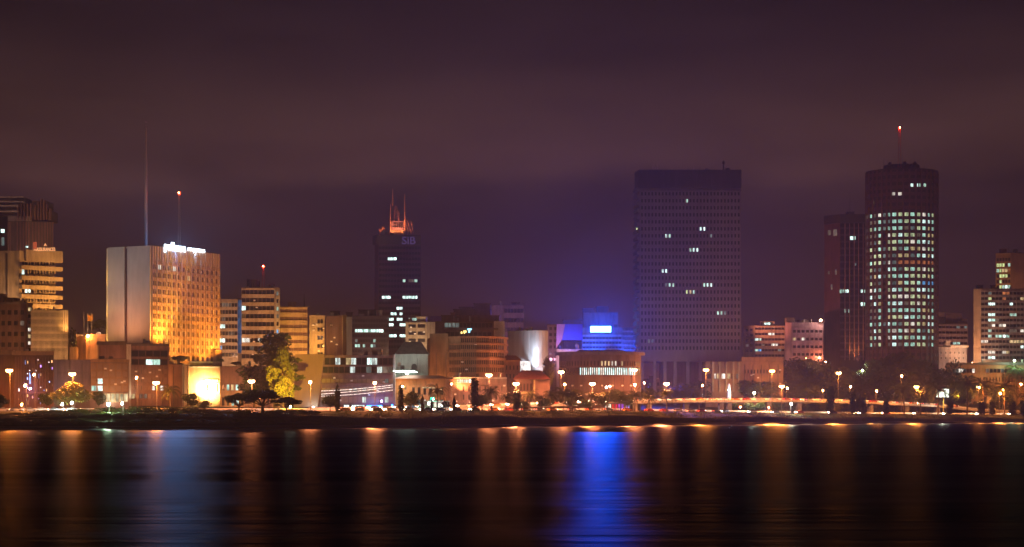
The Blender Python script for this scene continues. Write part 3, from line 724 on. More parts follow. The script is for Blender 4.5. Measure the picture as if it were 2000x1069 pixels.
# --- grid block
b = Bld('office_block', 'low block with plain mauve left wall and a grid of panels, behind the round tree', 'office building', [(104, 772), (176, 772), (252, 778)], ytop=703, D=772, m=C_PURP, depth=18)
f = b.faces[1]
b.grid(f, 177, 250, 710, 766, 6, 4, .78, .72, [(181, 754, COOL), (193, 750, COOLB), (193, 758, COOLB)], frame=C_TAN, fout=.4, dark=plain('curtained glass', (.22, .15, .12), .4))
hband(b, f, 176, 252, 702, 708, .6, C_TAN, 'eave')
b.grid(f, 190, 250, 768, 786, 7, 1, .8, .85, [(px, 777, lit('warm lobby light', (1, .85, .5), .9)) for px in (196, 205, 214, 222, 231, 240, 248)], frame=C_CREAM, fout=.3)
b.flood(b.faces[1], 215, 790, 775, 1800, (1, .8, .45), 150, 3.5); b.flood(b.faces[1], 215, 790, 735, 12000, (1, .38, .14), 130, 16); b.flood(b.faces[0], 115, 790, 735, 6000, (.8, .6, .7), 110, 10)
b.pipes(b.faces[0], 3, 706); b.ac(b.faces[1], 5, 712, 760); hband(b, b.faces[0], 106, 175, 728, 729, .08, C_DCON, 'floor_joint'); b.finish()
# --- block with pilaster and window bands
b = Bld('office_block', 'block with white corner pilaster and two window bands, three panes blue-white, before the hotel', 'office building', [(192, 802), (248, 800), (330, 806)], ytop=674, D=800, m=C_PINK, depth=18)
f = b.faces[1]
mb = MB(); f.bx(mb, -.3, 1.4, b.zb, b.zt+.2, .02, .8); b.part(mb, 'pilaster', C_WHITE)
b.grid(f, 256, 327, 684, 698, 5, 1, .92, .8, frame=C_BROWN, fout=.3); b.grid(f, 256, 327, 701, 714, 5, 1, .92, .8, [(294, 707, COOLB), (301, 707, COOLB), (306, 707, COOL)], frame=C_BROWN, fout=.3)
b.grid(f, 256, 327, 718, 782, 9, 4, .8, .55, frame=C_PINK, fout=.4, dark=plain('curtained glass', (.22, .15, .12), .4), L=[(298, 762, WHT), (316, 758, WHT), (261, 775, WARM), (275, 776, DIM), (284, 776, DIM)])
hband(b, b.faces[0], 190, 248, 667, 674, .8, C_DCON, 'eave'); hband(b, f, 248, 330, 671, 676, .7, C_DCON, 'eave')
b.flood(b.faces[1], 290, 782, 720, 9000, (1, .31, .09), 130, 14); b.flood(b.faces[0], 220, 700, 690, 4000, (1, .31, .09), 130, 14); b.flood(b.faces[1], 251, 790, 730, 2500, (1, .9, .6), 90, 5)
b.pipes(b.faces[1], 4, 716); b.ac(b.faces[1], 6, 720, 780); hband(b, b.faces[0], 193, 246, 700, 701, .08, C_DCON, 'floor_joint'); b.finish()
# --- the hotel
b = Bld('hotel_tower', 'big floodlit hotel slab with vertical fins, blank end walls and glowing white rooftop sign', 'hotel', [(213.5, 831), (246, 826.5), (251, 826), (296, 820), (428, 866)], D=820, ytop=480, m=C_PALE, depth=.1, roof=False)
P1 = Vector((X(213.5, 831), 831)); P2 = Vector((X(296, 820), 820)); P3 = Vector((X(428, 866), 866)); P4 = P1+(P3-P2)
bpy.data.objects.remove(b.wall)
w = MB(); w.prism([tuple(p) for p in (P1, P2, P3, P4)], b.zb, b.zt); w.build('wall', C_PALE, b.root)
fg = Face(P1, P2, b.zb, b.zt); f = Face(P2, P3, b.zb, b.zt); b.faces = [fg, f]
mb = MB(); fg.bx(mb, 0, fg.U(246), b.zb, b.zt, .02, .9); b.part(mb, 'end_wall', C_PALE); mb = MB(); fg.bx(mb, fg.U(251.5), fg.L, b.zb, b.zt, .02, .9); b.part(mb, 'end_wall', C_PALE)
mb = MB(); fg.bx(mb, fg.U(246.2), fg.U(251.3), b.zb, b.zt-.6, .02, .12); b.part(mb, 'recess_strip', C_REDB)
mb = MB(); c = (P1+P2+P3+P4)/4; mb.prism([tuple(c+(p-c)*.97) for p in (P1, P2, P3, P4)], b.zt+.01, b.zt+.15); b.part(mb, 'roof', TAR)
C_HOT = wall('hotel facade', (.46, .38, .30), .7, .3, .08, .4)
C_HGL = plain('hotel glass', (.05, .04, .04), .35)
nr = 12; zt_, zb_ = Z(519, 820), Z(700, 820)
b.grid(f, 296.5, 427, 520, 708, 14, nr, .52, .58, [(310, 519, WHT), (337, 524, WHT), (328, 521, DIM), (366, 546, WARM), (331, 619, DIM), (340, 621, DIM)], frame=None, dark=C_HGL)
mb = MB()
for k in range(15):
    u = f.L*k/14; f.bx(mb, max(0, u-.22), min(f.L, u+.22), Z(690, 820), b.zt, .03, .5)
b.part(mb, 'facade_fin', C_FIN)
mb = MB()
for k in range(14):
    u = f.L*(k+.5)/14; f.bx(mb, u-.09, u+.09, Z(690, 820), b.zt, .03, .28)
for j in range(nr+1):
    z = Z(520, 843)-(Z(520, 843)-Z(708, 843))*j/nr; f.bx(mb, 0, f.L, z-.65, z+.65, .02, .18)
b.part(mb, 'facade_frame', C_HOT)
mb = MB(); f.bx(mb, f.L*.9, f.L, b.zb, Z(684, 866), .02, 1.3); b.part(mb, 'corner_pier', C_CREAM)
HS = lit('hotel sign letters', (.75, .9, 1), 6, True)
sg = MB(); f.bx(sg, f.U(318), f.U(397), b.zt+.15, b.zt+.35, -.6, -.4)
for px in range(320, 398, 8): u = f.U(px); f.bx(sg, u-.06, u+.06, b.zt+.15, b.zt+1.6, -.6, -.5)
sign = b.part(sg, 'roof_sign', DARKM)
p = f.P((f.U(320)+f.U(360))/2, 0, .4); text_mesh('pullman', 4.6, HS, 'sign_letters', (p[0], p[1], Z(490, p[1])), f.ang, sign, .25, width=(f.U(360)-f.U(320)))
p2 = f.P((f.U(366)+f.U(398))/2, 0, .4); text_mesh('HOTELS', 1.7, HS, 'sign_letters', (p2[0], p2[1], Z(491.5, p2[1])), f.ang, sign, .25, width=(f.U(398)-f.U(366)))
for k, dx in enumerate((-3.2, -1.1, 1.1, 3.2)):
    q_ = (p[0]+dx*f.d.x, p[1]-.7+dx*f.d.y, Z(483.5, p[1])); spot('sign_light', q_, (q_[0]*.9, q_[1]-90, q_[2]-14), 34000, (.22, .42, 1.0), 110, sign, .12, .9); point('sign_glow', q_, 2500, (.2, .4, 1.0), sign, .1)
point('sign_light', (p2[0], p2[1]-.7, Z(489, p2[1])), 1500, (.5, .7, 1.0), sign, .08)
mb = MB(); xx = X(285, 840); mb.tube((xx, 840, b.zt), (xx, 840, Z(395, 840)), .7, .62, 8); mb.tube((xx, 840, Z(395, 840)), (xx, 840, Z(310, 840)), .6, .55, 8); mb.tube((xx, 840, Z(310, 840)), (xx, 840, Z(250, 840)), .46, .36, 8); mb.tube((xx, 840, Z(250, 840)), (xx, 840, Z(236, 840)), .08, .04, 6)
mb.box(xx-.7, xx+.7, 839.5, 840.5, Z(424, 840), Z(423, 840)); mb.box(xx-.5, xx+.5, 839.5, 840.5, Z(239, 840), Z(238.5, 840)); b.part(mb, 'antenna_mast', plain('pale mast paint', (.35, .28, .26), .5)); spot('mast_light', (xx+1, 828, b.zt+1), (xx, 840, Z(300, 840)), 9000, (1, .5, .4), 50, b.root)
b.mast(350, 380, 850, 1.0, red=1500)
Q1 = P1+fg.n*.92; mb = MB(); mb.prism([(Q1.x+.1, Q1.y+.05), (Q1.x+.1, Q1.y+2.2), (Q1.x-.95, Q1.y+2.2)], b.zb, b.zt-.3); b.part(mb, 'edge_panel', C_PALE)
for zz, pw in ((36, 9000), (48, 8000), (60, 6000)): spot('edge_light', (Q1.x-8, Q1.y+3.2, zz-6), (Q1.x-.4, Q1.y+1, zz+3), pw, (1, .52, .10), 90, b.root)
# floodlights at the foot
ORF = (1, .29, .025)
for (px, off, zz, tpx, tz, pw, dg) in ((303, 6, 33, 306, 40, 30000, 120), (318, 9, 33, 314, 50, 36000, 90), (335, 8, 30, 330, 36, 9000, 130), (360, 10, 27, 358, 36, 15000, 130), (392, 9, 27, 396, 38, 26000, 120), (418, 9, 27, 416, 44, 40000, 100), (405, 20, 27, 390, 62, 30000, 70), (372, 18, 27, 352, 60, 14000, 70)):
    a = f.P(f.U(px), zz, off); tq = f.P(f.U(tpx), tz, 0); spot('floodlight', a, tq, pw, ORF, dg, b.root)
a = fg.P(-5, 34, -8); spot('floodlight', a, fg.P(0, 50, -8), 80000, (1, .5, .1), 140, b.root)
b.flood(fg, 270, 740, 600, 110000, (1, .40, .20), 110, 45); b.flood(fg, 236, 650, 600, 5000, (1, .36, .15), 130, 13); b.flood(fg, 272, 650, 600, 5000, (1, .36, .15), 130, 13); b.flood(fg, 232, 560, 480, 16000, (.62, .72, .80), 110, 40)
b.finish()
# --- hotel podium
b = Bld('hotel_podium', 'floodlit podium with balustrade at the foot of the hotel, glaring white in its middle', 'building', [(329, 800), (356, 800), (370, 812), (430, 812)], ytop=712, D=800, m=C_TAN, depth=20)
f = b.faces[2]
hband(b, f, 370, 430, 716, 719, .5, C_WHITE, 'cornice'); hband(b, f, 398, 426, 742, 746, .4, C_WHITE, 'cornice')
b.grid(f, 402, 428, 748, 768, 4, 1, .5, .8, [(408, 758, WARM)], frame=C_WHITE, fout=.3)
mb = MB()
for k in range(26): u = f.L*k/25; f.bx(mb, u-.08, u+.08, b.zt+.06, b.zt+1.1, -.3, -.1)
f.bx(mb, 0, f.L, b.zt+1.1, b.zt+1.25, -.35, -.05); b.part(mb, 'balustrade', C_WHITE)
FLD = lit('floodlight glass', (1, .88, .5), 60, True)
for px, py in ((399, 758), (411, 766)):
    mb = MB(); a = f.P(f.U(px), f.Zp(py, f.U(px)), 4); mb.box(a[0]-.7, a[0]+.7, a[1]-.2, a[1]+.2, a[2]-.45, a[2]+.45); fl = b.part(mb, 'floodlight', FLD)
    mb = MB(); mb.tube((a[0], a[1]+.3, b.zb), (a[0], a[1]+.3, a[2]), .09, .07, 6); mb.build('floodlight_post', POLE, fl)
    spot('floodlight_beam', (a[0], a[1]+.5, a[2]), (a[0]-.5, a[1]+9, a[2]+1), 48000, (1, .60, .20), 150, b.root)
for px, py, pw in ((402, 720-3, 1500), (418, 717, 2500), (348, 700, 9000)):
    mb = MB(); a = f.P(f.U(px), Z(py, 815), -1.5); mb.ball((a[0], a[1], a[2]), .42); gl = b.part(mb, 'globe_lamp', BULB['o']); point('globe_light', (a[0], a[1]-.8, a[2]+.3), pw, (1, .6, .2), gl)
b.pipes(b.faces[0], 1, 716); b.pipes(b.faces[1], 2, 716); b.finish()
b = Bld('low_building', 'pinkish two storey wing with arched doorways behind the flat topped dark tree', 'building', [(430, 806), (478, 808), (560, 812)], ytop=716, D=806, m=C_PINK, depth=18)
b.grid(b.faces[0], 432, 476, 750, 764, 5, 1, .55, .8, [(447, 757, COOL), (452, 757, WARM), (465, 757, COOL)], frame=C_PINK); b.grid(b.faces[0], 431, 478, 775, 794, 5, 1, .5, .85, [(452, 785, COOL), (462, 785, COOLB)], frame=C_TAN)
fins(b, b.faces[1], (522,), 738, 752, .4, .5, C_WHITE); b.grid(b.faces[1], 520, 556, 776, 792, 5, 1, .6, .6, [(548, 784, COOL), (540, 786, DIMC)], frame=C_PINK)
b.flood(b.faces[0], 455, 790, 760, 5000, (1, .5, .16), 140, 8); b.flood(b.faces[1], 500, 780, 740, 9000, (1, .36, .15), 140, 12)
b.ac(b.faces[1], 7, 725, 775); b.pipes(b.faces[1], 4, 720); hband(b, b.faces[1], 480, 558, 742, 743, .1, C_DCON, 'floor_joint'); b.finish()
# --- blue strip apartment block
b = Bld('apartment_block', 'banded apartment block with a blue lit corner strip just right of the hotel', 'apartment building', [(424, 975), (464, 975), (472, 977)], ytop=585, D=975, m=C_CREAM, depth=16)
f = b.faces[0]
b.grid(f, 428, 464, 589, 700, 6, 8, .88, .55, [(431, 643, COOLB), (437, 643, COOLB), (431, 671, COOLB), (437, 671, COOLB), (431, 684, BLU), (434, 595, DIM)], frame=C_CREAM, fout=.5, dimp=.1)
mb = MB(); g = b.faces[1]; g.bx(mb, .1, g.L-.1, Z(690, 976), Z(586, 976), .02, .1); b.part(mb, 'glass_strip', lit('blue lit stair glass', (.12, .32, .7), .22)); b.flood(b.faces[0], 446, 700, 640, 26000, (1, .5, .28), 120, 26); b.finish()
# --- big banded block
b = Bld('apartment_block', 'tall cream banded block with tanks and a red beacon mast on its roof', 'apartment building', [(472, 955), (536, 955), (546, 958)], ytop=562, D=955, m=C_CREAM, depth=20)
f = b.faces[0]
b.grid(f, 472.3, 536, 562, 704, 8, 9, .96, .54, [(479, 608, COOLB), (477, 669, WHT), (485, 669, WHT), (508, 669, WHT), (514, 669, DIM), (480, 625, lit('orange curtains', (1, .4, .08), .25)), (480, 640, MATS['orange curtains'])], frame=C_CREAM, fout=.9, dimp=.05)
b.grid(b.faces[1], 537, 545.5, 566, 700, 1, 9, .5, .5, [(541, 575, DIMC), (541, 609, COOL), (541, 655, BLU), (541, 625, DIMC)], frame=C_GREY)
mb = MB()
for px in (487, 498): mb.tube((X(px, 960), 960, b.zt), (X(px, 960), 960, Z(546, 960)), 1.2, 1.2, 12)
mb.box(X(492, 959), X(505, 959), 961, 964, b.zt, Z(549, 960)); b.part(mb, 'roof_tank', C_BROWN)
mb = MB(); mb.tube((X(531, 960), 960, b.zt), (X(531, 960), 960, b.zt+.8), .3); 
mb.ball((X(531, 960), 960, b.zt+1.4), 1.5, 0, 10, 6, .45); b.part(mb, 'satellite_dish', DARKM)
b.mast(514.5, 523, 962, 1.2, red=1600, m=REDM); b.flood(b.faces[0], 505, 740, 620, 100000, (1, .42, .17), 110, 40); b.ac(b.faces[0], 12, 575, 700); b.finish()
b = Bld('apartment_block', 'yellow banded block right of the taller cream banded one, partly hidden by the lit cedar', 'apartment building', [(545.5, 970), (600, 972)], ytop=599, D=970, m=C_CREAM, depth=18)
f = b.faces[0]
b.grid(f, 546, 600, 599.5, 705, 6, 7, .97, .42, frame=wall('yellow render', (.46, .37, .2)), fout=.9, dark=C_BROWN)
b.roofbox(562, 576, 591, 976, 6); b.mast(594, 574, 974, .5, lattice=False, m=DARKM); b.flood(b.faces[0], 580, 720, 640, 60000, (1, .42, .09), 110, 26); b.finish()
b = Bld('apartment_block', 'narrow pale yellow block with one column of small double windows', 'apartment building', [(604, 942), (634, 944)], ytop=616, D=942, m=wall('yellow render', (.46, .37, .2)), depth=18)
f = b.faces[0]
for i in range(6):
    y = 624+16*i
    for (xa, xb) in ((620, 624.5), (626, 630.5)):
        u = f.U(xa); b.window(f, u, f.U(xb), f.Zp(y+8, u), f.Zp(y, u), (DIM if (i == 2) else GLASS))
hband(b, f, 603.5, 634.5, 616, 618.5, .4, C_CREAM, 'cornice'); b.flood(b.faces[0], 618, 700, 650, 22000, (1, .45, .10), 100, 13); b.ac(b.faces[0], 6, 630, 690); b.finish()
b = Bld('office_block', 'brown windowless block with an orange lit edge pier, left of the dark glass office', 'office building', [(636, 950), (668, 950), (677, 953)], ytop=617, D=950, m=C_BROWN, depth=18)
mb = MB(); g = b.faces[1]; g.bx(mb, 0, g.L, b.zb, b.zt+.3, .02, .3); b.part(mb, 'edge_pier', wall('yellow render', (.46, .37, .2)))
f = b.faces[0]
for y in (632, 650, 668): hband(b, f, 636, 668, y, y+.7, .06, C_DCON, 'floor_joint')
mb = MB()
for px in (642, 650, 656, 662): u = f.U(px); f.bx(mb, u, u+.5, f.Zp(645, u), f.Zp(640, u), .01, .05)
b.part(mb, 'vent_panel', C_DCON); b.roofbox(646, 662, 609, 955, 5, C_DCON); b.roofbox(676, 688, 611, 957, 4, C_DCON); b.flood(b.faces[0], 655, 720, 650, 5000, (1, .36, .12), 110, 22); b.ac(b.faces[0], 5, 635, 680); b.finish()
b = Bld('office_block', 'dark glass office with one long greenish row of lit windows left of the slender tower', 'office building', [(677, 942), (688, 938), (760, 940)], ytop=617, D=938, m=C_DARK, depth=20)
f = b.faces[1]
b.grid(f, 688, 759, 622, 700, 14, 8, .9, .6, [(px, 643, COOLB if px not in (712, 722) else COOL) for px in range(697, 752, 5)] + [(698, 663, DIMC), (731, 663, COOL), (698, 673, COOL), (703, 673, COOL), (713, 673, COOL), (727, 673, COOL), (733, 673, DIMC)], frame=C_DARK, fout=.4, dark=GLASS2)
g = b.faces[0]; mb = MB(); g.bx(mb, 0, g.L, b.zb, b.zt-.5, .02, .1); b.part(mb, 'glass_strip', plain('pale blue glass', (.25, .32, .35), .3))
b.roofbox(700, 735, 606, 950, 8, C_DCON); b.flood(b.faces[1], 720, 700, 650, 9000, (1, .45, .3), 120, 22); b.finish()
# --- slender bank tower
b = Bld('office_tower', 'slender dark tower with violet letters at its top and floodlit masts on the roof', 'office tower', [(731.5, 1032), (739, 1026), (822, 1026)], D=1026, ytop=460, m=wall('dark brown cladding', (.085, .055, .055), .6, .2), depth=24)
f = b.faces[1]
Lw = [(px, py, COOLB) for px, py in ((760, 507), (766, 507), (771, 507), (760, 583), (755, 583), (750, 583), (790, 583), (796, 583), (802, 583), (808, 583), (815, 583), (780, 604), (786, 604), (768, 615), (774, 615), (781, 615), (758, 626), (764, 626), (778, 626), (786, 626), (758, 637), (765, 637), (782, 637), (788, 637), (758, 659), (764, 659), (771, 659), (783, 659), (788, 659))] + [(792, 550, COOL), (800, 550, DIM), (809, 550, DIM), (814, 550, COOL), (800, 626, COOL), (808, 626, COOL), (812, 626, COOL)]
b.grid(f, 740, 821, 479, 683, 14, 19, .94, .5, Lw, frame=MATS['dark brown cladding'], fout=.6, dark=GLASS)
hband(b, f, 739, 822, 460, 478, .9, C_DARK, 'parapet'); hband(b, b.faces[0], 731, 739, 460, 478, .9, C_DARK, 'parapet')
VIO = lit('violet sign letters', (.20, .13, .42), .28, True)
sg = MB(); f.bx(sg, f.U(784), f.U(814), Z(477.5, 1026), Z(461, 1026), .92, 1.0); sign = b.part(sg, 'tower_sign', C_DARK)
text_mesh('SiB', 5.2, VIO, 'sign_letters', (X(798.5, 1024.6), 1024.6, Z(477, 1024.6)), 0, sign, width=6.6)
MST = plain('painted mast steel', (.55, .28, .2), .5)
mb = MB(); D_ = 1034
mb.box(X(762, D_), X(791, D_), D_, D_+6, b.zt+.01, Z(450, D_)); b.part(mb, 'roof_room', C_CREAM)
mb = MB(); mb.box(X(765, D_), X(788, D_), D_, D_+3, Z(449.5, D_), Z(432, D_)); sg = b.part(mb, 'roof_sign', plain('mauve sign panel', (.30, .2, .3), .5))
text_mesh('SiB', 3.2, plain('black letters', (.01, .01, .015), .6), 'sign_letters', (X(777.5, D_-.3), D_-.3, Z(445, D_)), 0, sg, width=4.8)
b.mast(773.5, 402, D_+1, 1.9, ybase=432, m=MST); b.mast(767, 369, D_+2, .7, ybase=402, m=MST, lattice=False); b.mast(762.5, 398, D_, .7, m=MST, lattice=False); b.mast(790.5, 380, D_, .8, m=MST, lattice=False); b.mast(779, 412, D_, .5, m=MST, lattice=False, ybase=432)
mb = MB()
for (xa, ya, xb, yb) in ((795, 430, 805, 460), (802, 432, 809, 460), (793, 435, 799, 460)): mb.tube((X(xa, D_), D_, Z(ya, D_)), (X(xb, D_), D_, Z(yb, D_)), .12, None, 4)
mb.tube((X(741, D_), D_, b.zt), (X(743, D_), D_, Z(450, D_)), .3); mb.ball((X(743, D_), D_, Z(449, D_)), 1.1, 0, 8, 5, .8); mb.ball((X(748, D_), D_, Z(446, D_)), .9, 0, 8, 5, 1.0); b.part(mb, 'satellite_dish', MST)
for px, pw in ((766, 5000), (787, 5000), (803, 1800), (748, 900)): spot('roof_floodlight', (X(px, D_-3), D_-4, Z(459, D_)), (X(px+(2 if px < 775 else -2), D_), D_+1, Z(425, D_)), pw, (1, .30, .10), 110, b.root)
b.finish()
# --- white blocks beside it
b = Bld('apartment_block', 'small white block with two rows of dark double windows right of the slender tower', 'apartment building', [(792, 905), (833, 905), (852, 908)], ytop=629, D=905, m=C_CREAM, depth=14)
b.grid(b.faces[0], 796, 832, 630, 672, 2, 3, .8, .5, frame=C_CREAM, fout=.3, dark=GLASS2); b.roofbox(814, 832, 620, 907, 8); b.flood(b.faces[0], 815, 690, 650, 26000, (1, .62, .34), 120, 20); b.ac(b.faces[0], 5, 640, 670); b.finish()
b = Bld('low_building', 'low house with a flat violet roof behind the white block', 'building', [(838, 925), (880, 928)], ytop=629, D=925, m=C_PURP, depth=14)
hband(b, b.faces[0], 840, 882, 618, 628, 1.2, plain('violet roof sheet', (.16, .10, .30), .5), 'eave', o0=-4); b.grid(b.faces[0], 856, 864, 630, 660, 1, 3, .6, .6, dark=GLASS2); b.finish()
b = Bld('office_block', 'grey mauve banded block behind the stepped roof, left of the white curved building', 'office building', [(960, 1000), (1023, 1003)], ytop=596, D=1000, m=C_PURP, depth=18)
b.grid(b.faces[0], 984, 1022, 598, 672, 6, 4, .95, .45, frame=C_PURP, fout=.7, dark=GLASS2); b.roofbox(1000, 1014, 592, 1008, 6); b.flood(b.faces[0], 1000, 660, 630, 9000, (1, .45, .5), 120, 26); b.finish()
# --- stepped building on top of the hill
b = Bld('office_block', 'wide stepped building with canopy and small sign lights above the brown office', 'office building', [(850, 882), (984, 886)], ytop=628, D=882, m=C_BROWN, depth=16)
f = b.faces[0]
b.grid(f, 868, 962, 630, 641, 13, 1, .85, .8, [(px, 635, DIMC) for px in (874, 881, 888, 896)], frame=C_BROWN, fout=.3); hband(b, f, 868, 972, 641, 645, 2.4, C_DCON, 'canopy')
b.grid(f, 870, 960, 648, 659, 10, 1, .85, .8, frame=C_DCON, fout=.3)
mb = MB(); f.bx(mb, f.U(964.5), f.U(985), b.zb, b.zt+.2, .02, 1.0); b.part(mb, 'stair_wall', C_WHITE)
b.roofbox(862, 975, 617, 887, 9, C_BROWN); b.roofbox(886, 958, 605, 890, 7, C_DCON); b.roofbox(926, 958, 594, 892, 6, C_DCON); b.roofbox(897, 924, 601, 894, 6, C_DCON); b.roofbox(880, 888, 612, 888, 3, C_TAN)
sg = MB(); g = Face((X(896, 880), 880), (X(922, 880), 880), 0, 99); 
for u in (.5, 3, 5): g.bx(sg, u, u+.1, Z(652, 880), Z(645, 880), -.2, -.05)
sign = b.part(sg, 'roof_sign', DARKM)
for (xa, xb, ya, yb, m) in ((900, 903, 648, 652, lit('yellow sign light', (1, .7, .2), 3, True)), (905, 911, 646, 650, MATS['yellow sign light']), (906, 908, 650, 652, MATS['yellow sign light']), (913, 921, 642, 645, lit('cyan sign light', (.3, .8, 1), 3.5, True)), (915, 918, 645, 650, MATS['cyan sign light'])):
    mb = MB(); mb.box(X(xa, 880), X(xb, 880), 879.8, 880, Z(yb, 880), Z(ya, 880)); mb.build('sign_letter', m, sign)
b.flood(b.faces[0], 915, 670, 625, 12000, (1, .36, .16), 140, 26)
b.finish()
# --- brown curved office
pts = [(834, 860), (840, 856), (876, 854), (900, 850), (930, 848), (955, 849), (972, 853), (984, 860), (990, 870)]
b = Bld('office_block', 'broad brown office with five rows of small dark windows and a curved right end', 'office building', pts, D=850, ytop=660, m=C_TAN, depth=20)
C_OB = wall('orange brown render', (.30, .165, .105))
zr = lambda y: Z(y, 850)
for fi, nc, xs_ in ((2, 6, (877, 900)), (3, 8, (900, 930)), (4, 7, (930, 955)), (5, 4, (955, 972)), (6, 3, (972, 984))):
    f = b.faces[fi]
    for (ya, yb) in ((661, 669), (674, 682), (689, 697), (704, 712), (718, 727)):
        if ya == 661 and fi < 3: continue
        u0, u1 = (.4 if fi == 2 else 0), f.L
        for k in range(nc):
            a = u0+(u1-u0)*(k+.2)/nc; c = u0+(u1-u0)*(k+.8)/nc; b.window(f, a, c, zr(yb), zr(ya), GLASS2)
for fi in range(2, 8):
    f = b.faces[fi]; mb = MB()
    for (ya, yb) in ((657, 660.5), (670.5, 673), (683.5, 688), (698.5, 703), (713.5, 717), (729, 736)): f.bx(mb, -.15, f.L+.15, zr(yb), zr(ya), .02, .6)
    b.part(mb, 'facade_frame', C_OB)
mb = MB(); f = b.faces[1]; f.bx(mb, 0, f.L, b.zb, Z(652, 856), .02, .5); b.part(mb, 'stair_tower', C_TAN); fins(b, f, (853, 872), 690, 740, .3, .8, C_PURP)
b.flood(b.faces[3], 890, 760, 690, 15000, (1, .31, .09), 130, 16); b.flood(b.faces[3], 925, 760, 690, 15000, (1, .31, .09), 130, 16); b.flood(b.faces[5], 962, 760, 690, 15000, (1, .34, .13), 130, 16); b.flood(b.faces[1], 855, 760, 690, 9000, (1, .42, .15), 110, 12)
b.ac(b.faces[1], 8, 670, 740); b.ac(b.faces[3], 4, 670, 730); b.finish()
# --- white annex below
b = Bld('low_building', 'long white annex with a short blue-lit window strip at the foot of the brown office', 'building', [(868, 836), (990, 838)], ytop=738, D=836, m=wall('pale annex render', (.30, .20, .165)), depth=12)
f = b.faces[0]
b.grid(f, 893, 926, 741, 748, 6, 1, .85, .9, [(px, 744, COOL if px != 920 else COOLB) for px in (896, 902, 908, 914, 920, 925)], frame=C_WHITE, fout=.2)
b.grid(f, 900, 985, 752, 800, 8, 3, .3, .62, frame=C_PINK, fout=.25, dark=GLASS2); hband(b, f, 866, 990, 737, 740, .5, C_WHITE, 'cornice'); b.flood(b.faces[0], 925, 795, 770, 2500, (1, .5, .35), 150, 7); b.ac(b.faces[0], 7, 750, 790); b.pipes(b.faces[0], 5, 740); b.finish()
# --- villas
def gable(mb, x0, x1, y0, y1, ze, zr_, mi=0):
    xm = (x0+x1)/2; o = .5
    mb.hexa([(x0-o, y0-o, ze), (x1+o, y0-o, ze), (x1+o, y1+o, ze), (x0-o, y1+o, ze), (x0+(x1-x0)*.22, y0+(y1-y0)*.4, zr_), (x1-(x1-x0)*.22, y0+(y1-y0)*.4, zr_), (x1-(x1-x0)*.22, y0+(y1-y0)*.6, zr_), (x0+(x1-x0)*.22, y0+(y1-y0)*.6, zr_)], mi)
b = Bld('villa', 'grey villa with an arched opening under a big dark hipped roof', 'house', [(772, 842), (836, 842)], ytop=692, D=842, m=C_GREY, depth=12, roof=False)
mb = MB(); gable(mb, X(774, 842), X(835, 842), 842, 854, b.zt+.01, Z(667, 842)); b.part(mb, 'roof', C_DCON)
f = b.faces[0]; mb = MB(); u = f.U(809); zc = Z(716, 842); n = 10
f.bx(mb, u-1.1, u+1.1, zc-1.4, zc, .01, .05); arc = [(u+1.1*math.cos(math.pi*k/n), zc+1.1*math.sin(math.pi*k/n)) for k in range(n+1)]
i0 = len(mb.v); mb.v += [f.P(a, z, .05) for a, z in arc]; mb.f.append(tuple(range(i0, i0+n+1))); mb.m.append(0); b.part(mb, 'arched_opening', GLASS)
b.window(f, f.U(782), f.U(790), Z(722, 842), Z(714, 842), GLASS)
mb = MB(); mb.box(X(776, 836), X(815, 836), 805.7, 836, Z(728, 836), Z(726.8, 836)); tb = b.part(mb, 'tube_lamp', lit('green white tube', (.75, 1, .85), 9, True)); point('tube_light', (X(795, 834), 834, Z(729, 834)), 2600, (.6, 1, .75), tb, .5); b.flood(b.faces[0], 800, 740, 710, 1500, (.7, 1, .8), 130, 6); b.pipes(b.faces[0], 2, 700); b.window(b.faces[0], 1, 2.2, Z(716, 842), Z(708, 842), DIM); b.finish()
b = Bld('villa', 'orange lit house with a long dark eave right of the slanted office', 'house', [(770, 826), (800, 826), (870, 828)], ytop=740, D=826, m=C_TAN, depth=14, roof=False)
mb = MB(); gable(mb, X(768, 824), X(882, 824), 823, 840, b.zt+.02, Z(733, 824)); b.part(mb, 'roof', C_TILE)
b.grid(b.faces[0], 774, 798, 744, 770, 2, 1, .3, .3, dark=GLASS); b.grid(b.faces[1], 802, 868, 752, 800, 6, 2, .5, .6, [(816, 790, DIMC), (843, 790, COOL), (826, 780, WHT)], frame=C_TAN)
mb = MB(); f = b.faces[1]; f.bx(mb, f.U(825), f.U(850), Z(758.5, 824), Z(756.5, 824), .3, .5)
b.part(mb, 'light_string', lit('dim bead lights', (1, .85, .5), .8)); point('house_lamp', (X(786, 820), 820, Z(755, 820)), 3500, (1, .5, .12), b.root); b.ac(b.faces[1], 3, 750, 780); b.pipes(b.faces[1], 3, 745); b.finish()
# --- slanted office (blank end wall leans)
D_ = 812
b = Bld('office_block', 'slanted office with blank leaning end wall, pale lit windows and strings of lights', 'office building', [(577, D_+2), (628, D_), (770, D_+3)], ytop=694, D=D_, m=wall('mauve brick', (.20, .115, .115)), depth=22)
f = b.faces[1]; zt_ = b.zt; mb = MB(); z0 = Z(795, D_)
i0 = len(mb.v)
A = [(X(574, D_), z0), (X(621, D_), z0), (X(634, D_), zt_+.4), (X(577, D_), zt_+.4)]
mb.hexa([(A[0][0], D_-1.2, z0), (A[1][0], D_-1.2, z0), (A[1][0], D_+1, z0), (A[0][0], D_+1.5, z0), (A[3][0], D_-1.2, zt_+.4), (A[2][0], D_-1.2, zt_+.4), (A[2][0], D_-.01, zt_+.4), (A[3][0], D_+1.5, zt_+.4)])
b.part(mb, 'end_wall', wall('brown rendered end wall', (.27, .165, .13), .85, .12))
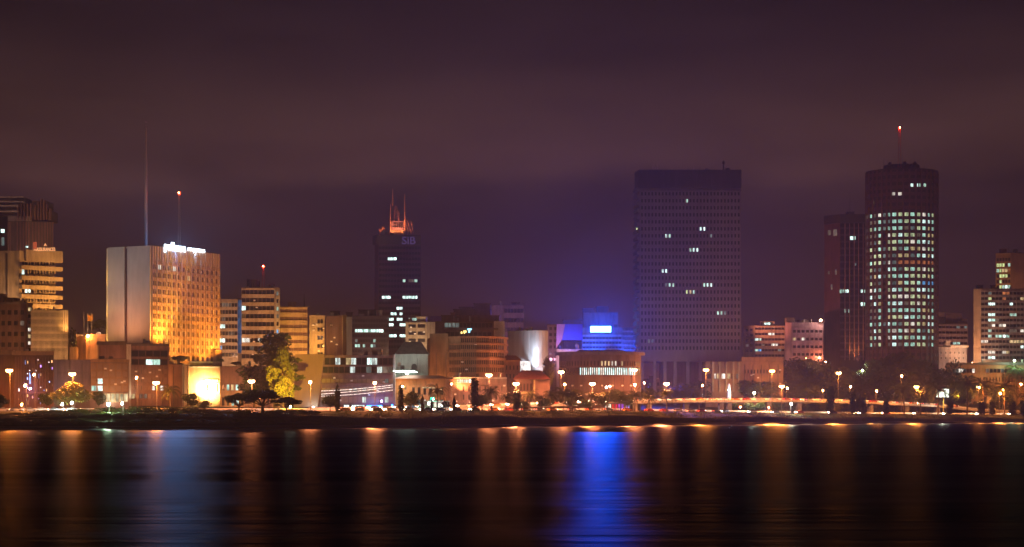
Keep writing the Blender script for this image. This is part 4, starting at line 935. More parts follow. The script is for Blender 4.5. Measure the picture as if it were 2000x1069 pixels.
mb = MB(); zq = Z(793, D_); mb.hexa([(X(768, D_), D_-1.4, zq), (X(773, D_), D_-1.4, zq), (X(773, D_), D_+2, zq), (X(768, D_), D_+2, zq), (X(768, D_), D_-1.4, zt_+.3), (X(771, D_), D_-1.4, zt_+.3), (X(771, D_), D_+2, zt_+.3), (X(768, D_), D_+2, zt_+.3)]); b.part(mb, 'end_fin', C_PURP)
CW = lit('pale blind light', (.8, .95, .88), 1.0)
b.grid(f, 634, 768, 699, 713, 13, 1, .9, .92, [(657, 706, CW), (679, 706, WARM), (690, 706, CW), (717, 706, COOLB), (726, 706, COOLB), (734, 706, CW)], frame=None, dark=GLASS2)
b.grid(f, 630, 768, 716, 729, 13, 1, .9, .92, [(690, 722, CW), (742, 722, CW), (752, 722, CW), (757, 722, DIM), (764, 722, DIM), (716, 722, DIMC)], dark=GLASS2)
b.grid(f, 628, 768, 737, 790, 16, 3, .82, .62, [(697, 770, DIMC), (715, 770, DIMC), (712, 783, CW), (758, 783, CW), (757, 742, DIMC)], dark=plain('curtained glass', (.22, .15, .12), .4), dimp=.05)
for ya, yb in ((694, 698.5), (713.2, 715.8), (729.5, 733), (748, 751), (765, 768)): hband(b, f, 626, 769, ya, yb, .7, b.m, 'spandrel')
b.grid(f, 672, 712, 791, 799, 8, 1, .9, .9, [(px, 795, COOLB) for px in (674, 679, 689, 694, 699, 704, 709)])
BLED = lit('blue neon', (.02, .22, 1), 9, True)
mb = MB(); f.bx(mb, f.U(716), f.U(746), Z(797, D_), Z(792, D_), 1.6, 1.9); bl = b.part(mb, 'neon_strip', BLED); point('neon_light', (X(731, D_-4), D_-4.5, Z(796, D_)), 3000, (.05, .18, 1), bl, .6)
mb = MB(); f.bx(mb, f.U(764), f.U(768), Z(800, D_), Z(790, D_), 1.6, 1.9); b.part(mb, 'neon_strip', BLED)
# strings of small lights drooping across the front
sl = lit('string lights', (1, .85, .75), 5, True)
for (ya, yb, sag) in ((764, 752, 5), (770, 756, 3), (774, 762, 6)):
    mb = MB()
    for k in range(58):
        q = k/57; px = 628+140*q; y = ya+(yb-ya)*q+sag*4*q*(1-q)*.35; u = f.U(px); z = f.Zp(y, u); f.bx(mb, u-.09, u+.09, z-.09, z+.09, 1.3, 1.5)
    b.part(mb, 'light_string', sl)
point('facade_uplight', (X(745, D_-3), D_-3, Z(784, D_)), 450, (.5, .25, 1), b.root); point('door_light', (X(612, D_-4), D_-4, Z(796, D_)), 1200, (.8, 1, .9), b.root)
b.ac(b.faces[1], 8, 735, 785); b.finish()
# --- white curved building
D_ = 884; pts = [(992, D_+4), (1033, D_-1)]
for k in range(7): 
    q = k/6; pts.append((1034+36.5*q, D_-1 - 3.5*math.sin(math.pi*q*.9) + 5*q))
b = Bld('white_hall', 'windowless white hall with a curved front glowing under white uplights in the middle', 'hall', pts, D=D_, ytop=646, m=wall('smooth white cladding', (.50, .52, .56), .6, .06), depth=24)
f = b.faces[0]; 
for px in (1002, 1012, 1022): 
    mb = MB(); u = f.U(px); f.bx(mb, u-.04, u+.04, b.zb, b.zt-.3, .01, .05); b.part(mb, 'panel_joint', C_GREY)
for (px, zz, pw, tt) in ((1048, 722, 14000, 650), (1045, 736, 20000, 690), (1060, 738, 4000, 700), (1023, 716, 3000, 712)):
    spot('uplight', (X(px, D_-5), D_-6.2, Z(zz, D_)), (X(px-1, D_-2), D_-1, Z(tt, D_)), pw, (.80, .88, 1), 42 if px < 1050 else 100, b.root, .2, .9)
mb = MB(); q = Face((X(1014, D_-8), D_-8), (X(1036, D_-8), D_-8), 0, 99); q.bx(mb, 0, q.L, Z(729, D_-8), Z(706, D_-8), 0, .3); b.part(mb, 'light_box', lit('white light box', (1, .93, .9), 3.0)); b.finish()
b = Bld('pavilion', 'orange walled pavilion with a dark hipped roof left of the white hall', 'pavilion', [(984, 862), (1016, 862)], ytop=704, D=862, m=C_OB, depth=10, roof=False)
mb = MB(); gable(mb, X(975, 862), X(1017, 862), 861, 872, b.zt+.01, Z(694, 862)); b.part(mb, 'roof', C_TILE); b.grid(b.faces[0], 986, 1014, 710, 760, 4, 3, .35, .5); b.finish()
b = Bld('pavilion', 'low pavilion with a broad red tiled roof in front of the white hall', 'pavilion', [(1006, 850), (1074, 852)], ytop=741, D=850, m=C_BROWN, depth=12, roof=False)
mb = MB(); gable(mb, X(1004, 850), X(1072, 850), 849, 862, b.zt+.01, Z(723, 850)); b.part(mb, 'roof', C_TILE); fins(b, b.faces[0], (1043,), 742, 780, .7, .8, wall('yellow render', (.46, .37, .2))); b.grid(b.faces[0], 1008, 1040, 745, 790, 5, 2, .5, .6); b.finish()
# --- blue lit complex
b = Bld('apartment_block', 'narrow dark mauve block right of the white hall', 'apartment building', [(1068, 935), (1090, 935)], ytop=634, D=935, m=C_PURP, depth=16)
b.grid(b.faces[0], 1071, 1089, 636, 720, 2, 7, .6, .5, frame=C_PURP, dark=GLASS2); b.flood(b.faces[0], 1080, 700, 660, 16000, (.9, .4, .6), 120, 20); b.finish()
b = Bld('theatre_building', 'building with a big slanted blue-lit wall, pale left edge and small lit windows below', 'theatre', [(1087, 930), (1138, 930)], ytop=682, D=930, m=C_WHITE, depth=14)
mb = MB(); D_ = 928.5
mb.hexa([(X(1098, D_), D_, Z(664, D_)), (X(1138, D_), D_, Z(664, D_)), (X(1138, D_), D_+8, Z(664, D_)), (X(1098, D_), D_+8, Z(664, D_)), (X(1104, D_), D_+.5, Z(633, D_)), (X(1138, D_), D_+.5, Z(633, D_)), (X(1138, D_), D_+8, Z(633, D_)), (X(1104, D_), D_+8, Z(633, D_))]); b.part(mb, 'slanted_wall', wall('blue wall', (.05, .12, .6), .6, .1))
mb = MB(); mb.hexa([(X(1086, D_), D_+.4, Z(681, D_)), (X(1097.7, D_), D_+.4, Z(664, D_)), (X(1097.7, D_), D_+6, Z(664, D_)), (X(1086, D_), D_+6, Z(681, D_)), (X(1088, D_), D_+.4, Z(633, D_)), (X(1103.6, D_), D_+.4, Z(633, D_)), (X(1103.6, D_), D_+6, Z(633, D_)), (X(1088, D_), D_+6, Z(633, D_))]); b.part(mb, 'edge_panel', wall('lilac panel', (.40, .26, .36), .6, .1))
b.grid(b.faces[0], 1104, 1137, 665, 682, 4, 1, .5, .6, [(1108, 674, DIMC), (1117, 674, lit('dim blue room', (.1, .3, 1), .5))], frame=C_WHITE); b.finish()
BL = (.004, .075, 1)
b = Bld('office_tower', 'blue-lit stepped tower carrying a glowing blue-white rectangular sign left of the wide tower', 'office building', [(1136, 1015), (1216, 1015), (1246, 1019)], ytop=640, D=1015, m=C_GREY, depth=20)
f = b.faces[0]
b.roofbox(1140, 1207, 612, 1021, 12, C_GREY); b.roofbox(1138, 1160, 604, 1023, 6, C_DCON); b.roofbox(1165, 1188, 600, 1025, 6, C_DCON); b.roofbox(1100, 1136, 626, 1025, 8, C_DCON, ybase=690)
for y in (654, 663, 672, 681): hband(b, f, 1137, 1216, y, y+3.5, .8, C_WHITE, 'band')
for y in (646, 655, 664, 673, 682): hband(b, b.faces[1], 1216, 1246, y, y+3.5, .8, C_WHITE, 'band')
b.grid(f, 1138, 1214, 656, 684, 12, 3, .8, .45, dark=GLASS2); b.grid(b.faces[1], 1218, 1245, 644, 686, 4, 5, .8, .4, dark=GLASS2)
mb = MB(); f.bx(mb, f.U(1153), f.U(1193), Z(649, 1013), Z(637.5, 1013), 1.2, 1.6); sg = b.part(mb, 'roof_sign', lit('blue white sign', (.16, .55, 1), 14, True))
mb = MB(); f.bx(mb, f.U(1151), f.U(1195), Z(651, 1013), Z(636, 1013), .9, 1.19); mb.build('sign_frame', DARKM, sg)
for px in (1158, 1173, 1188): spot('sign_light', (X(px, 1011), 1011, Z(643, 1011)), (X(px, 1011), 900, Z(643, 1011)-8), 300000*BLUE_GAIN, BL, 104, sg, .5, .9)
spot('blue_floodlight', (X(1120, 921), 921, Z(676, 921)), (X(1118, 930), 930, Z(648, 930)), 9000, BL, 120, b.root)
for px, y, ty, pw in ((1228, 690, 655, 14000), (1180, 634, 612, 12000), (1160, 690, 660, 18000)): spot('blue_floodlight', (X(px, 1006), 1006, Z(y, 1006)), (X(px, 1016), 1016, Z(ty, 1016)), pw, BL, 95, b.root)
for px in (1236, 1242): b.window(b.faces[1], b.faces[1].U(px), b.faces[1].U(px+4), Z(646, 1017), Z(643, 1017), BLU, .9)
b.finish()
# --- round low building
pts = []
for k in range(13):
    a = math.pi*(k/12); pts.append((1172-80*math.cos(a), 905-16*math.sin(a)))
b = Bld('round_building', 'low round building with a wide eave and a curved strip of brightly lit windows', 'building', pts, D=890, ytop=692, m=wall('dull mauve render', (.17, .105, .10)), depth=6)
EV = wall('mauve eave', (.2, .14, .16))
for i, f in enumerate(b.faces):
    mb = MB(); f.bx(mb, -.3, f.L+.3, Z(693, 890), Z(687, 890), .02, 1.6); b.part(mb, 'eave', EV)
    if 1 <= i <= 10:
        n = 5 if 2 < i < 9 else 3
        for k in range(n):
            a = f.L*(k+.25)/n; c = f.L*(k+.75)/n; px = 1092+160*(i+.5)/12
            m = random.choice([COOLB, COOLB, WHT, lit('bright teal room', (.6, 1, .95), 2.0)]) if 1128 < f.a.x/f.a.y*F+1000 < 1232 else GLASS
            b.window(f, a, c, Z(732, 885), Z(718, 885), m)
        for k in range(3):
            a = f.L*(k+.3)/3; c = f.L*(k+.7)/3; xx = (f.P(a, 0)[0])/f.D(a)*F+1000
            m = WHT if 1192 < xx < 1203 else (WARM if (1170 < xx < 1192 or 1203 < xx < 1218) and random.random() < .4 else GLASS2)
            b.window(f, a, c, Z(714, 885), Z(705, 885), m)
mb = MB(); cx_ = X(1172, 905); mb.hexa([(cx_-14, 893, b.zt+.1), (cx_+14, 893, b.zt+.1), (cx_+14, 906, b.zt+.1), (cx_-14, 906, b.zt+.1), (cx_-9, 897, b.zt+2), (cx_+9, 897, b.zt+2), (cx_+9, 903, b.zt+2), (cx_-9, 903, b.zt+2)]); b.part(mb, 'roof_cap', EV)
for f in b.faces[2:10]: b.pipes(f, 1, 735); b.ac(f, 2, 738, 775)
b.finish()
# --- the wide tower on stilts
D_ = 1000; zst = Z(706, D_)
b = Bld('office_tower', 'very wide dark slab tower on stilts with a dense window grid and plain crown', 'office tower', [(1241, 1012), (1248.5, D_), (1447, D_)], D=D_, ytop=334, m=wall('mauve grey precast', (.25, .21, .20), .8, .16), depth=26, zb=zst)
b.root.location.z = b.zb
f = b.faces[1]; PRE = b.m
Lw = []
for px, py, m in ((1340, 388, DIMC), (1344, 388, COOL), (1303, 459, COOLB), (1309, 459, COOL), (1369, 446, COOLB), (1376, 446, COOLB), (1389, 460, DIMC), (1350, 486, COOL), (1356, 486, COOLB), (1362, 486, COOLB), (1296, 526, COOLB), (1303, 526, COOLB), (1303, 553, DIMC), (1310, 553, COOL), (1316, 553, COOL), (1376, 554, COOL), (1383, 554, COOLB), (1390, 554, COOLB), (1343, 567, YEL), (1350, 567, WARM), (1356, 567, COOL), (1404, 607, COOL), (1410, 607, COOL), (1417, 607, DIMC), (1267, 664, DIMC), (1274, 664, DIMC)): Lw.append((px, py, m))
b.grid(f, 1250.5, 1446, 372, 687, 29, 23, .52, .50, Lw, frame=PRE, fout=.8, dark=GLASS)
g = b.faces[0]; mb = MB()
for j in range(24): z = Z(372+13.7*j, 1005); g.bx(mb, .1, g.L, z-.9, z+.9, .02, 1.1)
b.part(mb, 'balcony', PRE); b.window(g, g.L*.3, g.L*.55, Z(457, 1005), Z(445, 1005), YEL, .1)
CR = wall('dark crown louvres', (.075, .065, .08), .6, .2)
mb = MB(); cm = [(X(1239.5, 1012), 1012), (X(1247.5, D_-1.4), D_-1.4), (X(1448, D_-1.4), D_-1.4), (X(1448, D_+26), D_+26), (X(1241, 1030), 1030)]; mb.prism(cm, Z(368, D_), Z(332.5, D_)); b.part(mb, 'crown', CR)
mb = MB(); fc = Face((cm[1][0], cm[1][1]), (cm[2][0], cm[2][1]), 0, 200)
for k in range(60): u = fc.L*(k+.5)/60; fc.bx(mb, u-.1, u+.1, Z(368, D_), Z(333, D_), .01, .25)
b.part(mb, 'crown_rib', wall('crown ribs', (.10, .085, .105)))
mb = MB()
for k in range(30): u = f.L*k/29; f.bx(mb, u-.15, u+.15, Z(376, D_), Z(368, D_), .02, 1.2)
b.part(mb, 'facade_frame', PRE)
for px, w in ((1254, 1.4), (1279, 1.4), (1299, 1.4), (1319, 1.4), (1344, 1.4), (1368, 1.4), (1393, 1.4), (1418, 1.4), (1442, 1.4)):
    mb = MB(); mb.box(X(px, D_)-w/2, X(px, D_)+w/2, D_+.5, D_+3, 8, zst-.01); b.part(mb, 'stilt', C_GREY)
mb = MB(); mb.box(X(1290, D_+14), X(1425, D_+14), D_+14, D_+24, 8, zst-.01); b.part(mb, 'core', C_DCON)
b.mast(1413, 312, D_+5, .7, lattice=False, m=DARKM); mb = MB(); mb.ball((X(1413, D_+5), D_+5, Z(318, D_+5)), .8); b.part(mb, 'satellite_dish', DARKM)
for px in (1345, 1366, 1298): b.mast(px, 324, D_+6, .2, lattice=False, m=DARKM)
b.flood(b.faces[1], 1345, 900, 520, 100000, (1, .46, .42), 100, 90)
b.finish()
# podium under and right of it
b = Bld('podium_building', 'long orange brown podium with small lit windows, reaching right of the wide tower', 'building', [(1378, 990), (1448, 992), (1530, 996)], ytop=706, D=990, m=C_TAN, depth=14)
b.grid(b.faces[0], 1380, 1446, 728, 742, 7, 1, .8, .7, [(1390, 735, WHT), (1399, 735, WARM), (1410, 735, WHT), (1420, 735, WARM), (1438, 735, DIM)], frame=C_TAN); hband(b, b.faces[1], 1448, 1526, 698, 706, .5, C_TAN, 'parapet', o0=-.5)
fins(b, b.faces[0], (1392, 1405, 1418, 1432, 1443), 707, 765, .9, 1.0, C_CREAM); b.flood(b.faces[1], 1480, 770, 725, 12000, (1, .36, .12), 140, 14); b.flood(b.faces[0], 1420, 770, 725, 7000, (1, .5, .2), 130, 12); b.pipes(b.faces[1], 5, 712); b.ac(b.faces[1], 5, 715, 755); b.grid(b.faces[1], 1452, 1526, 722, 730, 12, 1, .4, .9); b.finish()
b = Bld('podium_building', 'low brown wing in deep shade beneath the left stilts of the wide tower', 'building', [(1246, 1018), (1378, 1018)], ytop=740, D=1018, m=C_BROWN, depth=5)
b.grid(b.faces[0], 1250, 1376, 744, 770, 16, 2, .5, .5, [(1256, 750, BLU)], dimp=.05); b.finish()
o = thing('obelisk_lamp', 'small bluish lit cone monument just above the viaduct, right of the wide tower stilts', 'monument', (X(1424, 960), 960, 8))
mb = MB(); mb.tube((X(1424, 960), 960, 8), (X(1424, 960), 960, Z(751, 960)), 1.2, .5, 10); mb.ball((X(1424, 960), 960, Z(751, 960)), .5); mb.build('cone', WHITEP, o); point('monument_light', (X(1424, 956), 956, Z(762, 956)), 1500, (.5, .7, 1), o)
mb = MB(); mb.box(X(1421, 957), X(1427, 957), 956.5, 958, 7.8, 9.2); mb.build('plinth', C_GREY, o)
# --- two apartment blocks
b = Bld('apartment_block', 'cream banded apartment block with several lit rooms just right of the wide tower', 'apartment building', [(1452, 1092), (1474, 1085), (1533, 1085)], ytop=636, D=1085, m=C_CREAM, depth=18)
b.grid(b.faces[1], 1474, 1532, 637, 700, 9, 6, .93, .42, [(1477, 661, COOLB), (1482, 661, COOL), (1479, 679, COOL), (1484, 679, BLU), (1506, 651, WHT), (1512, 651, WHT), (1509, 669, WHT), (1518, 669, WHT), (1493, 670, DIM), (1524, 687, DIMC)], frame=C_CREAM, fout=.7)
b.grid(b.faces[0], 1455, 1472, 640, 690, 2, 5, .6, .5, [(1456, 678, DIM)]); b.roofbox(1486, 1512, 629, 1090, 6); mb = MB(); mb.box(X(1493, 1088), X(1504, 1088), 1088, 1088.3, Z(634, 1088), Z(630.5, 1088)); b.part(mb, 'roof_sign', COOLB); b.flood(b.faces[1], 1505, 730, 660, 14000, (1, .42, .26), 120, 34); b.finish()
b = Bld('apartment_block', 'purplish apartment block with dark balconies and one bright room left of the dark slab', 'apartment building', [(1534, 1068), (1546, 1065), (1608, 1065)], ytop=630, D=1065, m=wall('lilac render', (.28, .20, .26)), depth=18)
b.grid(b.faces[1], 1547, 1607, 640, 700, 7, 4, .7, .35, [(1566, 665, WHT), (1553, 666, WARM)], frame=b.m, fout=.7, dark=GLASS2); b.roofbox(1536, 1552, 622, 1070, 6, C_DCON); b.roofbox(1560, 1585, 626, 1070, 6, C_DCON)
mb = MB(); mb.ball((X(1603, 1062), 1062, Z(626, 1062)), .7); lp = b.part(mb, 'roof_lamp', BULB['p']); mb = MB(); mb.tube((X(1603, 1063), 1063, b.zt), (X(1603, 1063), 1063, Z(626, 1062)), .1); mb.build('lamp_post', POLE, lp); point('roof_lamp_light', (X(1603, 1061), 1060.5, Z(626, 1061)), 4000, (1, .6, .4), lp); b.flood(b.faces[1], 1575, 720, 660, 8000, (1, .42, .6), 120, 34); b.finish()
# --- dark slab
b = Bld('office_tower', 'dark reddish slab with five thin lit fins, beside the cylindrical tower', 'office tower', [(1610, 1102), (1641, 1092), (1692, 1092), (1700, 1098)], D=1092, ytop=430, m=C_REDB, depth=30)
f = b.faces[1]
mb = MB(); mb.prism([(X(1609, 1101), 1101), (X(1641, 1090.5), 1090.5), (X(1700, 1090.5), 1090.5), (X(1700, 1115), 1115), (X(1612, 1118), 1118)], Z(436, 1092), Z(419, 1092)); b.part(mb, 'crown', C_DARK)
mb = MB(); f.bx(mb, 0, f.L, b.zb, Z(436, 1092), .02, .15); b.part(mb, 'glass_front', GLASS)
mb = MB()
for j in range(20): z = Z(446+13.2*j, 1092); f.bx(mb, 0, f.L, z-.5, z+.5, .16, .3)
b.part(mb, 'facade_frame', C_DARK)
fins(b, f, (1650, 1659, 1668, 1676.5, 1685.5), 437, 704, .35, 1.2, wall('bronze fins', (.30, .18, .13), .6))
for (xa, xb, ya, yb, m) in ((1660, 1666, 462, 469, COOLB), (1667, 1671, 462, 469, COOL), (1640, 1644, 566, 573, COOL), (1645, 1649, 566, 572, COOL), (1651, 1657, 566, 572, COOLB), (1681, 1685, 566, 572, COOLB), (1688, 1692, 566, 572, COOL), (1681, 1685, 591, 598, COOLB), (1686, 1690, 591, 598, COOL), (1649, 1652, 604, 611, COOL), (1657, 1660, 604, 611, COOL), (1669, 1672, 514, 519, DIMC)):
    u = f.U(xa); b.window(f, u, f.U(xb), f.Zp(yb, u), f.Zp(ya, u), m, .32)
g = b.faces[0]
for (xa, xb, ya, yb, m) in ((1617, 1623, 450, 460, DIM), (1628, 1635, 449, 461, DIM), (1631, 1634, 527, 537, DIM), (1623, 1626, 556, 566, DIM), (1618, 1621, 530, 536, DIM)):
    u = g.U(xa); b.window(g, u, g.U(xb), g.Zp(yb, u), g.Zp(ya, u), m, .05)
b.roofbox(1655, 1668, 415, 1100, 5, C_DARK); b.mast(1660, 372, 1102, .2, lattice=False, m=DARKM, ybase=415); b.flood(b.faces[0], 1622, 660, 560, 60000, (1, .28, .13), 90, 60); b.flood(b.faces[1], 1668, 712, 640, 20000, (1, .34, .12), 70, 5); b.finish()
# --- cylindrical (many sided) tower
CXX, CYY, RR = X(1761, 1085), 1085, (X(1829.5, 1085)-X(1692, 1085))/2
n = 12; fp = [(CXX+RR*math.cos(R(195+150*k/n*1.0)), CYY+RR*math.sin(R(195+150*k/n))) for k in range(n+1)]
angs = [180, 197, 218, 236, 243, 262, 282, 302, 322, 342, 360]
fp = [(CXX+RR*math.cos(R(a)), CYY+RR*math.sin(R(a))) for a in angs]
b = Bld('office_tower', 'many sided cylindrical tower with twenty rows of lit windows and a red beacon', 'office tower', [(1000+x*F/y, y) for x, y in fp], D=1085-RR, ytop=330, m=wall('dark red brown piers', (.16, .085, .075), .6, .2), depth=RR)
PI_ = b.m; DR = 1085-RR*.9
rows_ = [419+13.35*j for j in range(20)]
rs = random.Random(11)
teal = lit('pale teal office', (.55, 1, .80), 1.15); crm = lit('cream office', (.85, 1, .55), 1.0); amb = lit('amber office', (1, .78, .36), .75); tealb = lit('bright teal office', (.7, 1, .92), 1.9)
SPN = wall('dark spandrel', (.06, .04, .04), .6, .15)
for fi, f in enumerate(b.faces):
    nw = max(1, int(round(f.L/3.0)))
    mb = MB(); mp_ = MB()
    for k in range(nw+1):
        u = f.L*k/nw; f.bx(mp_, max(0, u-.42), min(f.L, u+.42), b.zb, b.zt-.3, .02, .75)
    for j in range(-7, 22):
        z = Z(419+13.35*(j+.5), DR); f.bx(mb, 0, f.L, z-.95, z+.75, .02, .4)
    mp_.build('facade_frame', PI_, b.root); mb.build('facade_frame', SPN, b.root)
    nx = 1000+f.P(f.L/2, 0)[0]*F/f.D(f.L/2)
    for j in range(20):
        for k in range(nw):
            ua = f.L*k/nw+.52; ub = f.L*(k+1)/nw-.52; px = 1000+f.P((ua+ub)/2, 0)[0]*F/f.D((ua+ub)/2)
            za = Z(419+13.35*j+4, DR); zc = Z(419+13.35*j-4.4, DR)
            m = rs.choices([teal, tealb, crm, amb, DIMC, WHT], [.36, .16, .22, .08, .10, .08])[0]
            if j == 7 and px > 1755: m = ORG
            if j == 10 and px > 1803: m = BLU
            if 1722 < px < 1734: m = DIMC if rs.random() < .45 else GLASS
            if px < 1712 and rs.random() < .35: m = DIM
            if px > 1822: m = DIM if rs.random() < .5 else GLASS
            if rs.random() < .03: m = DIM
            b.window(f, ua, ub, za, zc, m, .05)
f = b.faces[6]
for px, y, m in ((1780, 362, COOLB), (1789, 362, COOLB), (1797, 362, COOL), (1806, 362, COOL), (1745, 379, WHT), (1758, 379, WHT), (1707, 396, DIM)):
    for f in b.faces:
        u = f.U(px)
        if 0 <= u <= f.L: b.window(f, max(.1, u-.9), min(f.L-.1, u+.9), f.Zp(y+3, u), f.Zp(y-3, u), m, .45)
mb = MB(); mb.prism([(CXX+(RR*.52)*math.cos(R(a)), CYY+RR*.52*math.sin(R(a))) for a in range(0, 360, 30)], b.zt+.01, Z(322, 1080)); b.part(mb, 'roof_room', C_DARK)
b.mast(1757, 252, 1075, 1.6, red=2200, m=REDM, ybase=330)
for px, yt in ((1726, 306), (1734, 312), (1741, 308), (1768, 306), (1785, 294), (1778, 310), (1748, 305), (1763, 302), (1806, 316)): b.mast(px, yt, 1076, .22, lattice=False, m=DARKM)
mb = MB()
for px, y, r in ((1738, 320, .9), (1767, 319, 1.1), (1787, 320, 1.2), (1780, 322, .8)): mb.ball((X(px, 1072), 1072, Z(y, 1072)), r, 0, 8, 5)
b.part(mb, 'satellite_dish', DARKM); b.flood(b.faces[5], 1765, 690, 520, 36000, (1, .30, .2), 90, 80); b.finish()
# --- right side
b = Bld('office_block', 'distant dark stepped building right of the cylindrical tower', 'office building', [(1826, 1180), (1890, 1182)], ytop=632, D=1180, m=C_DCON, depth=18)
b.grid(b.faces[0], 1832, 1889, 634, 676, 8, 4, .94, .45, [(1873, 641, DIMC), (1882, 643, DIMC), (1863, 671, COOL), (1868, 670, COOL)], frame=C_GREY, fout=.6); b.roofbox(1847, 1879, 613, 1185, 8, C_DCON); b.roofbox(1828, 1845, 611, 1186, 8, C_GREY); b.roofbox(1878, 1889, 624, 1184, 5, C_DCON); b.flood(b.faces[0], 1860, 700, 650, 22000, (1, .36, .2), 130, 26); b.finish()
b = Bld('low_building', 'pale blank walled building with a small stair tower below the distant stepped building', 'building', [(1832, 1110), (1888, 1112)], ytop=678, D=1110, m=C_GREY, depth=14)
hband(b, b.faces[0], 1856, 1891, 675, 679, 1.0, C_WHITE, 'cornice'); b.roofbox(1847, 1856, 667, 1112, 4, C_GREY); b.grid(b.faces[0], 1834, 1886, 684, 705, 6, 2, .25, .35, [(1860, 687, DIM), (1868, 686, DIM)]); b.flood(b.faces[0], 1860, 720, 690, 14000, (1, .42, .28), 130, 20); b.finish()
b = Bld('apartment_block', 'tan block with greenish yellow rooms and dark side, highest at the far right', 'apartment building', [(1944.5, 1174), (1974, 1170), (2030, 1180)], ytop=494, D=1170, m=C_TAN, depth=20)
b.grid(b.faces[0], 1946, 1974, 502, 566, 5, 6, .8, .6, [(px, 514, YEL) for px in (1948, 1955, 1961)]+[(1972, 514, COOL), (1949, 526, COOL), (1955, 526, YEL), (1960, 526, WARM), (1966, 526, WARM), (1972, 526, ORG), (1955, 536, YEL), (1960, 536, YEL), (1966, 535, YEL), (1955, 546, YEL), (1955, 556, YEL), (1960, 556, COOL), (1966, 556, COOLB), (1971, 556, COOL)], frame=C_TAN)
mb = MB(); g = b.faces[1]; g.bx(mb, .1, g.L, b.zb, b.zt-.1, .02, .15); b.part(mb, 'side_wall', C_BROWN); b.roofbox(1955, 1966, 487, 1174, 4); b.mast(1970, 478, 1176, .2, lattice=False, m=DARKM); b.flood(b.faces[0], 1958, 600, 530, 22000, (1, .5, .15), 110, 26); b.flood(b.faces[1], 1990, 600, 530, 16000, (1, .36, .10), 130, 26); b.finish()
b = Bld('apartment_block', 'wide far right apartment block with blank cream edge wall and many blue-white rooms', 'apartment building', [(1901.5, 1114), (1915, 1112), (2040, 1114)], ytop=564, D=1112, m=C_CREAM, depth=20)
Lr = [(1934, 573, DIMC), (1930, 582, YEL), (1936, 582, YEL), (1931, 593, COOLB), (1937, 593, COOLB), (1978, 593, COOLB), (1931, 614, COOLB), (1937, 614, COOLB), (1975, 614, COOL), (1981, 614, COOL), (1931, 625, COOLB), (1938, 625, COOL), (1945, 625, DIM), (1930, 635, DIM), (1937, 635, WHT), (1951, 635, WHT), (1958, 635, WHT), (1964, 635, WHT), (1931, 645, COOL), (1936, 645, COOL), (1976, 645, DIM), (1984, 646, DIM), (1998, 645, WHT), (1930, 656, COOL), (1944, 656, COOL), (1951, 656, COOL), (1958, 656, COOLB), (1965, 656, COOLB), (1970, 656, COOL), (1918, 666, WHT), (1924, 666, WHT), (1973, 667, WARM), (1979, 667, WARM), (1986, 667, WARM), (1992, 667, WARM), (1998, 667, WARM), (1995, 677, COOLB), (1931, 687, WHT), (1937, 687, WHT), (1958, 687, WHT), (1965, 687, WARM), (1931, 697, COOLB), (1937, 697, COOLB), (1960, 573, ORG), (1965, 573, ORG), (1960, 583, ORG), (1998, 583, WARM), (1961, 635, WHT)]
b.grid(b.faces[1], 1915.5, 2020, 568, 704, 15, 13, .94, .5, Lr, frame=C_GREY, fout=.7)
b.roofbox(1910, 1920, 558, 1117, 5, C_DCON); b.roofbox(1937, 1944, 558, 1117, 3, C_DCON); b.flood(b.faces[0], 1908, 730, 640, 70000, (1, .42, .18), 90, 26); b.flood(b.faces[1], 1960, 740, 650, 60000, (1, .36, .22), 120, 30); b.finish()
b = Bld('long_building', 'long low orange floodlit building with a flat roof at the far right', 'building', [(1848, 1072), (1908, 1072), (2040, 1074)], ytop=712, D=1072, m=C_TAN, depth=14)
b.grid(b.faces[0], 1860, 1904, 720, 729, 8, 1, .85, .85, [(1864, 724, DIMC), (1870, 724, DIMC), (1876, 724, WHT), (1882, 724, WHT), (1887, 724, DIMC), (1900, 727, WHT)], frame=C_TAN, fout=.3)
b.grid(b.faces[1], 1925, 1998, 720, 729, 10, 1, .88, .85, [(1955, 724, DIMC), (1930, 724, DIM)], frame=C_TAN, fout=.3); b.grid(b.faces[1], 1912, 1998, 737, 746, 14, 1, .4, .9, frame=C_TAN, fout=.3)
hband(b, b.faces[1], 1908, 2040, 708, 713, .9, C_DCON, 'eave'); hband(b, b.faces[0], 1848, 1908, 709, 713, .9, C_DCON, 'eave')
for px in (1872, 1935, 1985): spot('floodlight', (X(px, 1052), 1054, Z(775, 1052)), (X(px, 1072), 1072, Z(722, 1072)), 16000, (1, .36, .05), 130, b.root)
b.finish()
